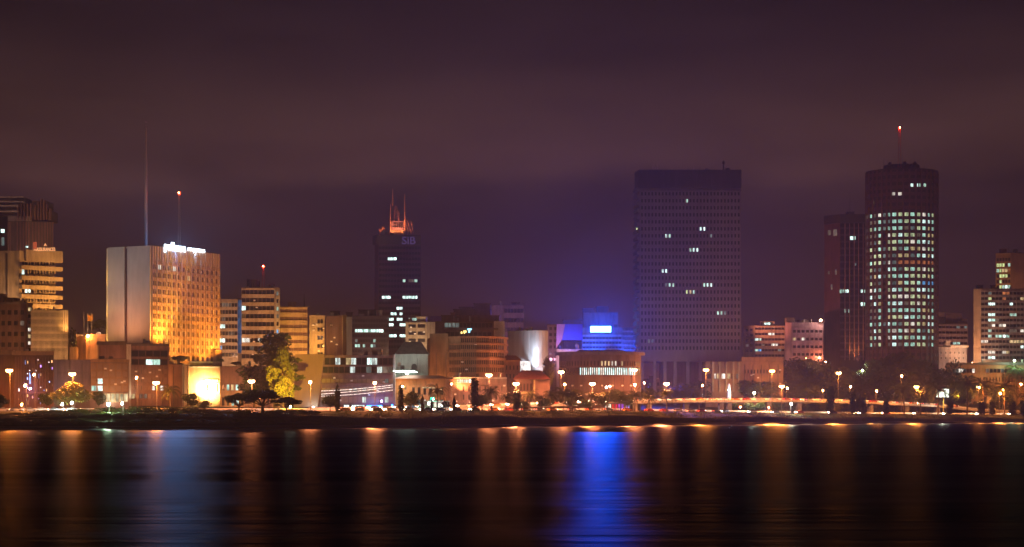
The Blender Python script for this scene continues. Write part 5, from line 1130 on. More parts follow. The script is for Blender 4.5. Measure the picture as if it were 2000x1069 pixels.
# ================================================================== TREES
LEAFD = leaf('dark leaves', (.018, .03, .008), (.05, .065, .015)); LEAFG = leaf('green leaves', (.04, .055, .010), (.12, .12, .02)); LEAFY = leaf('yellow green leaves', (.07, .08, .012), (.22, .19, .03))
LEAFP = leaf('palm fronds', (.03, .04, .012), (.08, .085, .025))
BARK = wall('bark', (.13, .09, .06), .95, .35, .8)
def crown(blobs, n, s, rnd, squash=1):
    mb = MB(); tot = sum(b[3]**2 for b in blobs)
    for (cx, cy_, cz, r, fz) in blobs:
        for _ in range(int(n*r*r/tot)):
            while True:
                d = Vector((rnd.gauss(0, 1), rnd.gauss(0, 1), rnd.gauss(0, 1)))
                if d.length > .1: break
            d.normalize(); rr_ = r*(.45+.62*rnd.random()**.5)*(1+.16*math.sin(d.x*5+cx)*math.cos(d.z*6+cy_))
            p = Vector((cx+d.x*rr_, cy_+d.y*rr_, cz+d.z*rr_*fz))
            u = Vector((rnd.gauss(0, 1), rnd.gauss(0, 1), rnd.gauss(0, .6))).normalized(); w = u.orthogonal().normalized()
            q = Vector((rnd.random()-.5, rnd.random()-.5, rnd.random()-.5)); w = (w+q*.8).normalized(); k = s*(.5+rnd.random())
            a = p-u*k*.5; b = p+w*k*.38; c = p+u*k*.5; e = p-w*k*.38+q*k*.3
            mb.quad(tuple(a), tuple(b), tuple(c), tuple(e))
    return mb
def mesh_of(mb, name, mat, smooth=False):
    me = bpy.data.meshes.new(name); me.from_pydata(mb.v, [], mb.f); me.materials.append(mat); me.update()
    if smooth:
        for p in me.polygons: p.use_smooth = True
    return me
def broad(seed, n=2600, spread=1.0, flat=.75, leaf_s=.055, low=.30, gaps=.0):
    """unit height tree: crown blobs + trunk with limbs"""
    r = random.Random(seed); bl = []; tb = MB()
    nb = 15
    for i in range(nb):
        a = 2*math.pi*i/nb*2.4+r.random(); rad = spread*(.08+.30*r.random()); z = low+.14+(.86-low-.14)*r.random()
        k = 1-abs((z-(low+.9)/2)/(.6))
        bl.append((math.cos(a)*rad*k*1.1, math.sin(a)*rad*k*1.1, z, .13+.10*r.random(), flat))
    bl.append((0, 0, .86, .13, .8))
    tb.tube((0, 0, 0), (.01, 0, low*.6), .035, .026, 7); tb.tube((.01, 0, low*.6), (0, .01, low+.15), .026, .018, 7)
    for b in bl[::2]: tb.tube((.005, 0, low*.75+.05*r.random()), (b[0]*.8, b[1]*.8, b[2]), .014, .004, 4)
    return crown(bl, n, leaf_s, r), tb
def flattop(seed):
    r = random.Random(seed); bl = []; tb = MB(); tb.tube((0, 0, 0), (.02, 0, .35), .05, .035, 7)
    for i in range(20):
        a = 2*math.pi*r.random(); rad = .75*r.random()**.6; z = .62+.3*r.random()-rad*.18
        bl.append((math.cos(a)*rad, math.sin(a)*rad, z, .17+.08*r.random(), .32)); tb.tube((.02, 0, .33), (bl[-1][0]*.85, bl[-1][1]*.85, z-.02), .02, .006, 4)
    return crown(bl, 3600, .06, r), tb
def cedar(seed):
    r = random.Random(seed); bl = []; tb = MB(); tb.tube((0, 0, 0), (0, 0, .95), .03, .006, 7)
    for i in range(26):
        z = .25+.72*(i/26); rad = .36*(1-z)**.5*(.5+.7*r.random()); a = i*2.4
        bl.append((math.cos(a)*rad, math.sin(a)*rad*.8, z, .11+.05*r.random(), .28)); tb.tube((0, 0, z-.03), (math.cos(a)*rad*.8, math.sin(a)*rad*.7, z), .01, .003, 4)
    return crown(bl, 3600, .04, r), tb
def columnar(seed):
    r = random.Random(seed); bl = [(0.012*math.sin(i*2.1), .012*math.cos(i), .08+.86*i/13, .075*(1 if 0 < i < 9 else .85-.14*max(0, i-8)), 1.2) for i in range(14)]; tb = MB(); tb.tube((0, 0, 0), (0, 0, .2), .02, .018, 6)
    return crown(bl, 1500, .045, r), tb
def clipped(seed):
    r = random.Random(seed); bl = [(0.006*math.sin(i*2.1), .01*math.cos(i), .16+.78*i/11, .098, 1.0) for i in range(12)]; tb = MB(); tb.tube((0, 0, 0), (0, 0, .2), .022, .02, 6)
    return crown(bl, 1700, .045, r), tb
def shrub_(seed):
    r = random.Random(seed); bl = [((r.random()-.5)*1.5, (r.random()-.5)*1.2, .25+.4*r.random(), .28+.16*r.random(), .8) for i in range(7)]; tb = MB(); 
    for b in bl: tb.tube((b[0]*.3, b[1]*.3, 0), (b[0]*.8, b[1]*.8, b[2]), .03, .01, 4)
    return crown(bl, 1500, .15, r), tb
def palm_(seed, nf=22, fl=.36, droop=1.0, lean=.03):
    """unit height palm, crown centre at z = .8"""
    r = random.Random(seed); tb = MB(); cz = .8; n = 6
    for k in range(n): tb.tube((lean*(k/n)**2, 0, cz*k/n), (lean*((k+1)/n)**2, 0, cz*(k+1)/n), .026-.008*k/n, .026-.008*(k+1)/n, 7)
    fr = MB()
    for i in range(nf):
        a = 2*math.pi*i/nf*1.618*2; up = 1.15-1.5*(i/nf)+.2*r.random(); d = Vector((math.cos(a), math.sin(a), 0)); L0 = fl*(.8+.35*r.random())
        p = Vector((lean, 0, cz)); v = (d*math.cos(up)+Vector((0, 0, math.sin(up)))).normalized(); seg = 8; side = Vector((-d.y, d.x, 0))
        for k in range(seg):
            q = p+v*L0/seg; v = (v+Vector((0, 0, -.22*droop))).normalized(); w = .075*(1-.75*abs(k/seg-.35)**1.2)
            for sg in (-1, 1):   # leaflets: narrow blades with gaps
                for h in (0, .5):
                    a0 = p+(q-p)*h; a1 = p+(q-p)*(h+.3); tip = a0+(side*sg*w)+v*w*.5+Vector((0, 0, -w*.55))
                    fr.quad(tuple(a0), tuple(a1), tuple(tip+v*.006), tuple(tip))
            fr.tube(tuple(p), tuple(q), .0035, .003, 3); p = q
    return fr, tb
PROTO = {}
def proto(kind, seed, gen, lf):
    c, t = gen(seed); PROTO.setdefault(kind, []).append((mesh_of(c, 'crown', lf), mesh_of(t, 'trunk', BARK)))
for s_ in (1, 2, 3, 4): proto('broad', s_, broad, LEAFG)
for s_ in (1, 2, 3): proto('dark', s_+10, broad, LEAFD)
proto('round', 31, lambda s: broad(s, 3600, 1.25, .8, .05, .22), LEAFY); proto('sparse', 33, lambda s: broad(s, 420, 1.1, .7, .06, .3), LEAFD)
for s_ in (1, 2): proto('flat', s_, flattop, LEAFD)
proto('cedar', 3, cedar, LEAFG); proto('cypress', 4, columnar, LEAFD); proto('cypress', 8, columnar, LEAFD); proto('clipped', 5, clipped, LEAFD); proto('clipped', 9, clipped, LEAFD)
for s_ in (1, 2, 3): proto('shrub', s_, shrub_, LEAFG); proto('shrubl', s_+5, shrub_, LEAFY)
for s_ in (1, 2, 3): proto('palm', s_, lambda s: palm_(s, 30, .52, 1.15), LEAFP)
proto('coconut', 5, lambda s: palm_(s, 20, .58, 1.5, .05), LEAFP); proto('thinpalm', 7, lambda s: palm_(s, 22, .30, 1.2, .02), LEAFP)
ORD = 'first second third fourth fifth sixth seventh eighth ninth tenth eleventh twelfth thirteenth fourteenth fifteenth sixteenth seventeenth eighteenth nineteenth twentieth'.split()
def nth(i): return 'leftmost' if i == 0 else (ORD[i] if i < 20 else ('twenty-' if i < 29 else 'thirty-' if i < 39 else '')+('thirtieth' if i == 29 else ORD[(i+1) % 10-1]))
KN = {'broad': ('broadleaf_tree', 'tree'), 'dark': ('broadleaf_tree', 'tree'), 'round': ('broadleaf_tree', 'tree'), 'sparse': ('broadleaf_tree', 'tree'), 'flat': ('acacia_tree', 'tree'), 'cedar': ('cedar_tree', 'tree'), 'cypress': ('cypress_tree', 'tree'), 'clipped': ('cypress_tree', 'tree'),
      'shrub': ('shrub', 'shrub'), 'shrubl': ('shrub', 'shrub'), 'palm': ('palm_tree', 'palm tree'), 'coconut': ('palm_tree', 'palm tree'), 'thinpalm': ('palm_tree', 'palm tree')}
_tc = [0]
def tree(kind, px, ytop, t_, label, group=None, wpx=None, base=None, sx=1.0, D=None):
    D = D or DT(px, t_); x = X(px, D); g = GZ(x, D) if base is None else base; h = Z(ytop, D)-g
    nm, cat = KN[kind]; _tc[0] += 1; v = PROTO[kind][_tc[0] % len(PROTO[kind])]
    rt = thing(nm, label, cat, (x, D, g-.05), group)
    ref = {'broad': .86, 'dark': .86, 'round': 1.0, 'sparse': .9, 'flat': 1.7, 'cedar': .66, 'cypress': .15, 'clipped': .19, 'shrub': 1.7, 'shrubl': 1.7, 'palm': .6, 'coconut': .7, 'thinpalm': .4}[kind]
    hs = h/(1.0 if kind not in ('palm', 'coconut', 'thinpalm') else 1.03)
    s = (wpx*D/F/ref) if wpx else hs*sx
    rt.scale = (s, s, hs); rt.rotation_euler = (0, 0, _tc[0]*1.7)
    for me, n_ in zip(v, ('crown', 'trunk')):
        o = bpy.data.objects.new(n_, me); col.objects.link(o); o.parent = rt
    return rt
PG = 'palms along the boulevard'; CG = 'columnar trees along the boulevard'; TG = 'trees behind the boulevard'
tree('round', 145, 746, 50, 'round orange lit tree with a dense crown below the lamp before the plain mauve wall', wpx=84)
tree('dark', 92, 765, 66, 'dark small tree left of the round orange one', TG); tree('dark', 192, 762, 58, 'dark slim tree between the round orange one and the lit glass lobby', TG, wpx=26)
tree('dark', -2, 768, 20, 'dark tree cut by the left edge of the picture', TG); tree('broad', 195, 622, 0, 'pale lit tree on the terrace right of the flagpoles', D=880, base=Z(658, 880), wpx=34)
tree('broad', 138, 640, 0, 'greenish tree behind the white tank', TG, D=885, wpx=36)
tree('flat', 512, 757, 20, 'dark wide flat topped tree on the bank in front of the pinkish wing', wpx=140); tree('flat', 466, 764, 24, 'dark flat topped tree just left of the widest one on the bank', wpx=70); tree('flat', 560, 772, 22, 'low dark layered tree right of the widest flat topped one', wpx=60)
tree('cedar', 538, 648, 92, 'tall dark layered cedar rising before the yellow banded block', wpx=100); tree('dark', 496, 712, 88, 'tall dark tree left of the lit cedar', TG, wpx=70)
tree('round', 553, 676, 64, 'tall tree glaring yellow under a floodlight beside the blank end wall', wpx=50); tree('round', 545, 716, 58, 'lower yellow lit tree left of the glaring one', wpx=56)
point_tree = thing('garden_floodlight', 'floodlight in the garden under the glaring yellow tree', 'floodlight', (X(580, 732), 732, GZ(X(580, 732), 732)))
mb = MB(); a = parent_world(point_tree); mb.box(a[0]-.4, a[0]+.4, a[1]-.2, a[1]+.2, a[2]+.8, a[2]+1.4); mb.tube((a[0], a[1], a[2]), (a[0], a[1], a[2]+.8), .08); mb.build('floodlight_body', POLE, point_tree)
spot('floodlight_beam', (a[0]+.5, a[1]+.3, a[2]+1.5), (a[0]-6, a[1]+30, a[2]+12), 420000, (1, .58, .03), 46, point_tree)
tree('broad', 350, 694, 0, 'glowing bush on the podium roof at the foot of the hotel', D=806, base=Z(711, 806), wpx=30); tree('broad', 432, 700, 0, 'small plant on the podium roof near its right end', D=815, base=Z(712, 815), wpx=12); tree('broad', 462, 706, 0, 'yellow lit roof plant right of the podium', D=812, base=Z(716, 812), wpx=20)
tree('palm', 333, 752, 52, 'small palm before the orange podium wall below the hotel', PG); tree('dark', 372, 767, 44, 'dark round tree below the glaring podium', TG, wpx=34)
tree('dark', 400, 780, 36, 'low dark bushy tree right below the glaring podium', TG, wpx=30); tree('dark', 645, 770, 44, 'dark round tree left of the cypress before the slanted office', TG, wpx=30)
for px, yt, lb in ((659, 744, 'pointed cypress in front of the slanted office'), (783, 745, 'tall pointed cypress at the right end of the slanted office'), (825, 766, 'pointed cypress before the orange lit house'), (887, 770, 'small pointed cypress right of the coconut palm'), (843, 778, 'shortest pointed cypress left of the coconut palm')):
    tree('cypress', px, yt, 40, lb, CG, sx=1.15)
for px, yt, w, lb in ((927, 740, 15, 'tall dark columnar tree before the white annex'), (1009, 762, 13, 'dark columnar tree below the lamp of the red roofed pavilion'), (1622, 756, 15, 'broadest clipped cypress, left of the row on the right part'), (1665, 766, 11, 'clipped cypress with a leaning shrub at its right'), (1686, 770, 12, 'second clipped cypress right of the one with the leaning shrub'), (1731, 781, 10, 'short clipped cypress below the cylindrical tower'), (1855, 782, 12, 'clipped cypress right of the lit white billboard'), (1917, 784, 13, 'clipped cypress right below the lamp among the palms'), (1938, 782, 11, 'clipped cypress just right of the small pale billboard'), (1977, 784, 13, 'clipped cypress left of the far right edge'), (1999, 782, 12, 'clipped cypress cut by the right edge of the picture')):
    tree('clipped', px, yt, 41, lb, CG, wpx=w)
tree('dark', 1675, 772, 43, 'small leaning dark shrub tree between the two close clipped cypresses', TG, wpx=16)
tree('coconut', 855, 752, 40, 'tall coconut palm with long drooping fronds before the orange lit house')
for px, yt, lb in ((960, 758, 'date palm below the right end of the brown office'), (1035, 766, 'short palm in front of the red roofed pavilion'), (1075, 766, 'palm right of the red roofed pavilion'), (1100, 762, 'palm under the two lamps left of the round low building'), (1131, 770, 'palm below the left end of the lit window strip'), (1156, 768, 'palm directly under the lamp below the lit window strip'), (988, 772, 'palm left of the lamp before the red roofed pavilion'), (1056, 774, 'short palm right of the red roofed pavilion before its right end'), (1118, 764, 'palm between the two lamps left of the lit window strip'), (1170, 772, 'low palm right of the lamp below the lit window strip'), (1268, 774, 'low palm right of the start of the level viaduct'), (1186, 766, 'palm under the pair of globe lamps'), (1212, 770, 'palm left of the pair of stacked lamps before the round low building'), (1240, 766, 'palm at the left end of the level part of the viaduct'), (1303, 762, 'palm under the lamp in front of the stilts'), (1766, 752, 'slim palm below the left of two lamps by the cylindrical tower'), (1798, 764, 'slim palm right of the lamp over the yellow lit bushes')):
    tree('palm', px, yt-4, 39 if px < 1500 else 42, lb, PG)
for px, yt, lb in ((1889, 734, 'tall palm left of the lamp before the long orange building'), (1922, 738, 'tall palm right behind the lamp before the long orange building'), (1962, 742, 'tall spreading palm above the close pair of lamps'), (1832, 748, 'tall palm behind the lit white billboard')):
    tree('palm', px, yt, 44, lb, PG)
tree('thinpalm', 1984, 702, 92, 'very tall thin palm at the far right by the greenish lamp', PG)
for px, yt, w, t_, lb in ((1112, 772, 40, 50, 'dark bushy tree among the palms left of the round low building'), (1143, 778, 34, 50, 'low dark tree left of the palm under the lit window strip'), (1176, 773, 36, 50, 'dark bushy tree under the pair of globe lamps'), (1203, 758, 46, 72, 'dark tree behind the pair of globe lamps'), (1226, 768, 34, 52, 'dark tree left of the start of the level viaduct'), (1262, 755, 40, 100, 'dark tree at the foot of the leftmost stilt'), (1330, 745, 60, 105, 'dark tree in front of the middle stilts'), (1365, 742, 50, 105, 'dark tree in front of the right stilts'),
    (1018, 782, 34, 48, 'low dark bushy tree left of the short palm'), (1066, 776, 36, 56, 'dark bushy tree right of the short palm'), (803, 764, 42, 46, 'dark bushy tree right of the tall pointed cypress'), (942, 770, 36, 48, 'dark bushy tree at the right of the tall dark columnar tree'), (870, 782, 22, 48, 'small dark tree right of the coconut palm'), (1070, 695, 22, 88, 'thin lit tree before the narrow dark mauve block')):
    tree('dark' if px != 1070 else 'broad', px, yt, t_, lb, TG, wpx=w)
for px, yt, w, t_, lb in ((1462, 742, 60, 112, 'hillside tree right of the lit podium windows, lowest at the left'), (1495, 738, 64, 118, 'hillside tree below the orange podium'), (1530, 712, 80, 128, 'hillside tree right below the orange podium corner'), (1562, 697, 70, 138, 'high hillside tree before the purplish block'), (1592, 700, 70, 140, 'high hillside tree left of the dark slab'), (1560, 742, 90, 108, 'lower hillside tree in the middle of the dark wood'), (1620, 722, 80, 118, 'hillside tree in front of the dark slab left side'),
    (1655, 716, 70, 122, 'hillside tree in front of the thin lit fins'), (1690, 722, 70, 120, 'hillside tree between the dark slab and the cylindrical tower'), (1722, 700, 90, 112, 'big dark tree covering the left foot of the cylindrical tower'), (1765, 682, 100, 116, 'biggest dark tree covering the foot of the cylindrical tower'), (1806, 702, 84, 112, 'big dark tree covering the right foot of the cylindrical tower'), (1745, 735, 90, 98, 'lower dark tree in front of the biggest one'), (1832, 730, 70, 108, 'dark tree left of the long orange building'), (1502, 768, 50, 96, 'low tree just behind the viaduct near the cool white lamp'),
    (1880, 752, 60, 100, 'dark tree before the left end of the long orange building'), (1640, 760, 60, 98, 'low tree just behind the viaduct below the dark slab'), (1945, 758, 60, 100, 'dark tree behind the close pair of lamps'), (1990, 765, 50, 100, 'dark tree at the far right behind the clipped cypresses')):
    tree('broad' if t_ > 105 else 'dark', px, yt, t_, lb, TG, wpx=w)
tree('sparse', 1862, 700, 104, 'sparse tree with thin branches below the pale blank walled building', wpx=54)
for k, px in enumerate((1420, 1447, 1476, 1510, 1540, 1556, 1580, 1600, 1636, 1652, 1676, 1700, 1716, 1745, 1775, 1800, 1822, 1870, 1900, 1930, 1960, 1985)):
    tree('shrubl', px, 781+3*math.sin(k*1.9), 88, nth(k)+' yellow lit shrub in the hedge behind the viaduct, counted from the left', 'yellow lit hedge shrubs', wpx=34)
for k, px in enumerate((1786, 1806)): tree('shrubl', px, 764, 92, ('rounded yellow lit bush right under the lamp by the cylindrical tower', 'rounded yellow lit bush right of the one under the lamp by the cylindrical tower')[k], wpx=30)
rb = random.Random(5)
for k in range(36):   # thicket on the left bank, two rows
    px = -6+17.5*k; tree('shrub', px, (799 if px < 150 else 793 if px < 430 else 798)+5*rb.random()+(6 if px < 80 else 0), 26+5*rb.random(), nth(k)+' dark shrub from the left in the back row of the left bank thicket', 'shrubs of the back row', wpx=34+18*rb.random())
for k in range(32):
    px = -2+19.5*k; tree('shrub', px, 802+6*rb.random()+(4 if px < 80 else 0)+(4 if px > 560 else 0), 10+3*rb.random(), nth(k)+' dark shrub from the left in the middle row of the bank thicket', 'shrubs of the middle row', wpx=36+16*rb.random())
for k in range(31):
    px = 6+20*k; tree('shrub', px, 816+6*rb.random()+(5 if px > 540 else 0), 3.5+2*rb.random(), nth(k)+' dark shrub from the left in the front row of the thicket by the water', 'shrubs of the front row', wpx=32+14*rb.random())
for k, px in enumerate((1432, 1452, 1470, 1495, 1528, 1560, 1580, 1596, 1612, 1625)):
    tree('shrub', px, 818+(k % 3)*2-(4 if px > 1550 else 0), 20, nth(k)+' low dark shrub from the left on the bank by the lit lawn', 'low shrubs by the lit lawn', wpx=24)
# rough grass along the bank: countless blades in one object
rg = random.Random(9); mb = MB()
for k in range(15000):
    px = 560+1480*rg.random(); t_ = 1.5+39*rg.random()**1.3
    x = X(px, 700+260*((px-560)/1480)); y = YS(x)+t_; z = G(t_, x); h = (.25+.5*rg.random())*(1.5+math.sin(x*.5)+.5*math.sin(x*1.7))*.7; a = rg.random()*3.14; w = .12
    mb.quad((x-w*math.cos(a), y-w*math.sin(a), z-.05), (x+w*math.cos(a), y+w*math.sin(a), z-.05), (x+w*.3+.15*math.sin(a), y, z+h), (x-w*.2+.15*math.sin(a), y, z+h*.9))
g_ = mb.build('grass', LEAFG, None, kind='stuff'); g_['label'] = 'rough grass on the bank'

# ================================================================== VEHICLES
PAINT = [plain('car paint %s' % n_, c, .3, .2, .5) for n_, c in (('white', (.7, .7, .68)), ('silver', (.4, .4, .4)), ('grey', (.12, .12, .13)), ('red', (.35, .03, .02)), ('taxi orange', (.6, .2, .02)), ('dark blue', (.03, .05, .14)))]
RUB = plain('tyre rubber', (.02, .02, .02), .9); HL = lit('headlight', (1, .86, .66), 30, True); TL = lit('tail light', (1, .06, .02), 8, True)
def make_car(paint, x, y, z):
    rt = thing('car', 'car with its lights on', 'car', (x, y, z))
    mb = MB(); sec = [(-2.2, .35, .75), (-2.15, .3, .95), (-1.0, .25, 1.0), (1.0, .25, .98), (1.9, .28, .85), (2.2, .35, .7)]; i0 = 0
    for (px_, zl, zh) in sec: mb.v += [(x+px_, y-.85, z+zl), (x+px_, y+.85, z+zl), (x+px_, y+.8, z+zh), (x+px_, y-.8, z+zh)]
    for k in range(len(sec)-1):
        for q in range(4): mb.f.append((k*4+q, k*4+(q+1) % 4, k*4+4+(q+1) % 4, k*4+4+q)); mb.m.append(0)
    mb.f += [(0, 1, 2, 3), (len(sec)*4-1, len(sec)*4-2, len(sec)*4-3, len(sec)*4-4)]; mb.m += [0, 0]
    mb.hexa([(x-1.3, y-.7, z+1.36), (x+.55, y-.7, z+1.36), (x+.55, y+.7, z+1.36), (x-1.3, y+.7, z+1.36), (x-1.2, y-.62, z+1.44), (x+.45, y-.62, z+1.44), (x+.45, y+.62, z+1.44), (x-1.2, y+.62, z+1.44)])
    mb.build('body', paint, rt, smooth=False)
    mb = MB(); mb.hexa([(x-1.75, y-.76, z+.99), (x+1.1, y-.76, z+.99), (x+1.1, y+.76, z+.99), (x-1.75, y+.76, z+.99), (x-1.25, y-.66, z+1.355), (x+.5, y-.66, z+1.355), (x+.5, y+.66, z+1.355), (x-1.25, y+.66, z+1.355)]); mb.build('window', GLASS2, rt)
    for wx in (-1.35, 1.4):
        for wy in (-.8, .8): mb = MB(); mb.tube((x+wx, y+wy-.1, z+.32), (x+wx, y+wy+.1, z+.32), .32, .32, 12); mb.build('wheel', RUB, rt)
    for wy in (-.6, .6):
        mb = MB(); mb.ball((x+2.12, y+wy, z+.66), .17, 0, 8, 5); mb.build('headlight', HL, rt)
        mb = MB(); mb.box(x-2.24, x-2.12, y+wy-.15, y+wy+.15, z+.68, z+.86); mb.build('tail_light', TL, rt)
    point('beam', (x+2.7, y, z+.75), 900, (1, .62, .36), rt, .12)
    return rt
cars = [make_car(p_, -400, 900, 5.96) for p_ in PAINT]
used = [False]*len(cars); rc = random.Random(4)
def place_car(px, t_, z, label, group, fwd=1):
    k = rc.randrange(len(cars)); D = DT(px, t_); x = X(px, D)
    if used[k]: o = copy_tree(cars[k])
    else: o = cars[k]; used[k] = True
    a = math.atan2(YS(x+2)-YS(x-2), 4)
    o.location = (x, D, RZ(x)+.02 if z else VZ(x)+.02); o.rotation_euler = (0, 0, a+(0 if fwd > 0 else math.pi)); o['label'] = label; o['group'] = group
def row(a, b, step, t_, z, label, group, fwd):
    px = a; k = 0
    while px < b: place_car(px, t_, z, nth(k)+' car '+('' if k == 0 else 'from the left ')+label, group, fwd); px += step*(.8+.5*rc.random()); k += 1
row(6, 150, 27, 47.5, 5.96, 'in the far left traffic behind the thicket', 'cars at the far left', 1)
row(672, 945, 29, 47.5, 5.96, 'of those passing the slanted office and villas', 'cars left of the middle', -1)
row(965, 1235, 30, 48, 5.96, 'of those half hidden by the palms', 'cars behind the palms', 1)
row(1268, 1400, 26, 48, 5.96, 'beneath the viaduct before the wide tower', 'cars under the viaduct', 1)
row(1415, 1990, 52, 56, 5.96, 'on the right part of the boulevard', 'cars on the right part of the boulevard', -1)
row(700, 1228, 27, VT-2.6, 0, 'on the rising viaduct ramp', 'cars on the viaduct ramp', -1)
row(1250, 1885, 24, VT-2.6, 0, 'on the level and falling part of the viaduct', 'cars on the viaduct', 1)
for c_, u_ in zip(cars, used):
    if not u_:
        for ch in list(c_.children): bpy.data.objects.remove(ch)
        bpy.data.objects.remove(c_)

# ================================================================== STREET THINGS
def board(px0, px1, y0, y1, t_, label, m, polepx, pc, glow=0):
    D = DT((px0+px1)/2, t_); g = GZ(X(polepx, D), D); rt = thing('billboard', label, 'billboard', (X(polepx, D), D, g))
    mb = MB(); mb.tube((X(polepx, D), D+.3, g), (X(polepx, D), D+.3, Z(y1, D)+.3), .28, .24, 8); mb.build('pole', pc, rt)
    mb = MB(); mb.box(X(px0, D), X(px1, D), D-.1, D+.25, Z(y1, D), Z(y0, D)); pn = mb.build('panel', m, rt)
    mb = MB(); a, b_, c, d_ = X(px0, D)-.15, X(px1, D)+.15, Z(y1, D)-.15, Z(y0, D)+.15
    mb.box(a, b_, D-.2, D+.3, c, c+.14); mb.box(a, b_, D-.2, D+.3, d_-.14, d_); mb.box(a, a+.14, D-.2, D+.3, c+.15, d_-.15); mb.box(b_-.14, b_, D-.2, D+.3, c+.15, d_-.15); mb.build('frame', DARKM, pn)
    if glow: point('board_light', (X((px0+px1)/2, D), D-1.5, (c+d_)/2), glow, (.95, 1, .8), rt, .5)
board(1829, 1853, 760, 776, 66, 'brightly lit white billboard on a yellow pole', lit('backlit billboard', (.9, 1, .8), 3.5, True), 1843, wall('yellow pole paint', (.55, .38, .05)), 9000)
board(1927, 1937, 775, 788, 58, 'small pale unlit billboard between two clipped cypresses', C_CREAM, 1932, POLE)
for px, y, lb in ((1446, 795, 'red traffic light left of the other one under the viaduct'), (1501, 796, 'red traffic light right of the other one under the viaduct')):
    D = DT(px, 61); rt = thing('traffic_light', lb, 'traffic light', (X(px, D), D, GZ(X(px, D), D)), 'traffic lights'); x = X(px, D); z = Z(y, D)
    mb = MB(); mb.tube((x, D, GZ(x, D)), (x, D, z-.4), .08); mb.build('pole', POLE, rt); mb = MB(); mb.box(x-.3, x+.3, D-.15, D+.15, z-.9, z+.5); hs_ = mb.build('housing', DARKM, rt)
    mb = MB(); mb.ball((x, D-.2, z+.1), .3, 0, 10, 6); mb.build('red_lens', BULB['r'], hs_); mb = MB(); mb.ball((x, D-.2, z-.6), .16, 0, 8, 5); mb.build('lens', lit('pale lens', (1, .9, .8), 6, True), hs_); point('signal_light', (x, D-.8, z), 1200, LC['r'], rt)
for px, lb in ((1184, 'left'), (1191, 'right')):
    D = DT(px, 64); x = X(px, D); z = Z(757 if px < 1190 else 755, D); rt = thing('globe_lamp', 'globe lamp on a slim post above the dark palms, %s one of the pair' % lb, 'street lamp', (x, D, 6), 'globe lamps')
    mb = MB(); mb.tube((x, D, 6), (x, D, z-.4), .1, .07); mb.build('pole', POLE, rt); mb = MB(); mb.ball((x, D, z), .5, 0, 10, 8); mb.build('globe', lit('warm globe glass', (1, .7, .4), 8, True), rt, smooth=True); point('globe_light', (x, D-1, z), 1800, (1, .5, .25), rt)
D = DT(1206, 64); rt = thing('kiosk', 'roadside kiosk with white, red, magenta and blue lit panels behind palms', 'kiosk', (X(1206, D), D+1, 5.95))
mb = MB(); mb.box(X(1180, D), X(1231, D), D+.6, D+4, 5.95, 9.1); mb.build('wall', C_DCON, rt); mb = MB(); mb.box(X(1178, D), X(1233, D), D-.6, D+4.4, 9.1, 9.4); mb.build('roof', C_DCON, rt)
for k, (xa, xb, c, s) in enumerate(((1182, 1187, (1, .9, .7), 1.5), (1188, 1193, (1, .9, .7), 1.2), (1195, 1200, (1, .05, .03), 1.2), (1202, 1206, (1, .02, .1), .8), (1208, 1213, (.6, .1, .9), 1.0), (1214, 1218, (.5, .1, 1), 1.0), (1223, 1229, (.08, .25, 1), 2.2))):
    mb = MB(); mb.box(X(xa, D), X(xb, D), D+.45, D+.59, 6.1, 8.8); mb.build('lit_panel', lit('kiosk panel %s' % 'abcdefg'[k], c, s), rt)
D = DT(1147, 66); rt = thing('petrol_canopy', 'pale lit canopy roof behind the palms below the round low building', 'canopy', (X(1147, D), D, 5.95)); x0, x1 = X(1136, D), X(1160, D)
mb = MB(); mb.box(x0, x1, D-2, D+3, Z(784, D), Z(782, D)); mb.build('roof', WHITEP, rt); mb = MB(); mb.box(X(1142, D), X(1154, D), D-1.8, D+2, Z(786, D), Z(784.1, D)); mb.build('light_panel', lit('canopy light', (1, .9, .75), 4), rt)
for px in (1140, 1156): mb = MB(); mb.tube((X(px, D), D+1, 5.95), (X(px, D), D+1, Z(784, D)-.01), .15); mb.build('post', POLE, rt)
point('canopy_light', (X(1148, D), D-2.5, Z(788, D)), 1500, (1, .8, .55), rt)
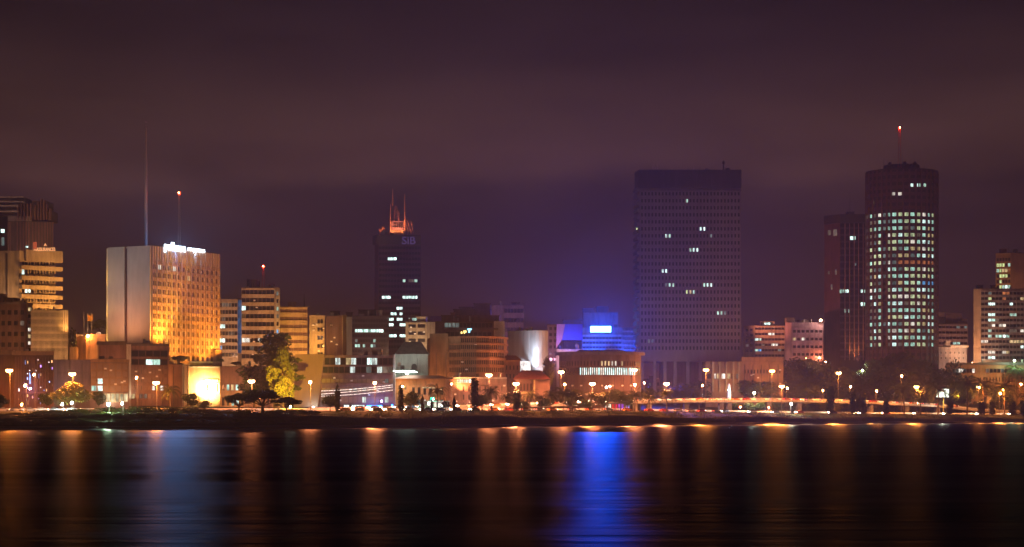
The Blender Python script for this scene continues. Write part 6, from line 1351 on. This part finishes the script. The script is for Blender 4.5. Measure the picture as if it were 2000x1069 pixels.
D = DT(858, 66); rt = thing('shop_kiosk', 'low shop front with green and white lights beside the coconut palm', 'shop', (X(858, D), D+1, 5.95))
mb = MB(); mb.box(X(828, D), X(878, D), D+.6, D+4, 5.95, 9.6); mb.build('wall', C_DCON, rt); mb = MB(); mb.box(X(826, D), X(880, D), D-.8, D+4.4, 9.61, 9.9); mb.build('roof', C_DCON, rt)
for k, (xa, xb, ya, yb, c, s) in enumerate(((835, 844, 784, 792, (1, .95, .85), 2.2), (840, 849, 776, 781, (.05, .9, .5), 2.5), (856, 861, 788, 797, (1, .95, .8), 3.0), (862, 872, 790, 796, (.6, 1, .85), 2.6), (848, 852, 786, 795, (1, .9, .7), 1.2))):
    mb = MB(); mb.box(X(xa, D), X(xb, D), D+.4, D+.59, Z(yb, D), Z(ya, D)); mb.build('lit_panel', lit('shop light %s' % 'abcde'[k], c, s), rt)
point('shop_light', (X(846, D), D-2, Z(780, D)), 2200, (.25, 1, .6), rt); point('shop_light', (X(864, D), D-2, Z(792, D)), 1500, (1, .95, .85), rt)
D = DT(1547, 33); rt = thing('gate_post', 'thick dark post on the lit lawn below the short white lamp', 'post', (X(1548, D), D, GZ(X(1548, D), D)))
mb = MB(); mb.box(X(1545.5, D), X(1550.5, D), D+.2, D+1.2, GZ(X(1548, D), D)-.1, Z(800, D)); mb.build('shaft', C_DCON, rt); mb = MB(); mb.box(X(1544.8, D), X(1551.2, D), D+.05, D+1.35, Z(800, D)+.003, Z(799, D)); mb.build('cap', C_DCON, rt)

# ================================================================== HAZE
m, t, o = _base('humid night air')
v = nn(t, 'ShaderNodeVolumePrincipled'); v.inputs['Color'].default_value = (.85, .85, .85, 1); v.inputs['Density'].default_value = HAZE; v.inputs['Anisotropy'].default_value = .3; v.inputs['Density Attribute'].default_value = ''
t.links.new(v.outputs[0], o.inputs['Volume'])
q = MB(); q.box(-2600, 3000, -320, 4200, -4.5, 165); hz = q.build('haze', m); hz['kind'] = 'stuff'; hz['label'] = 'humid night air over the lagoon and the city'
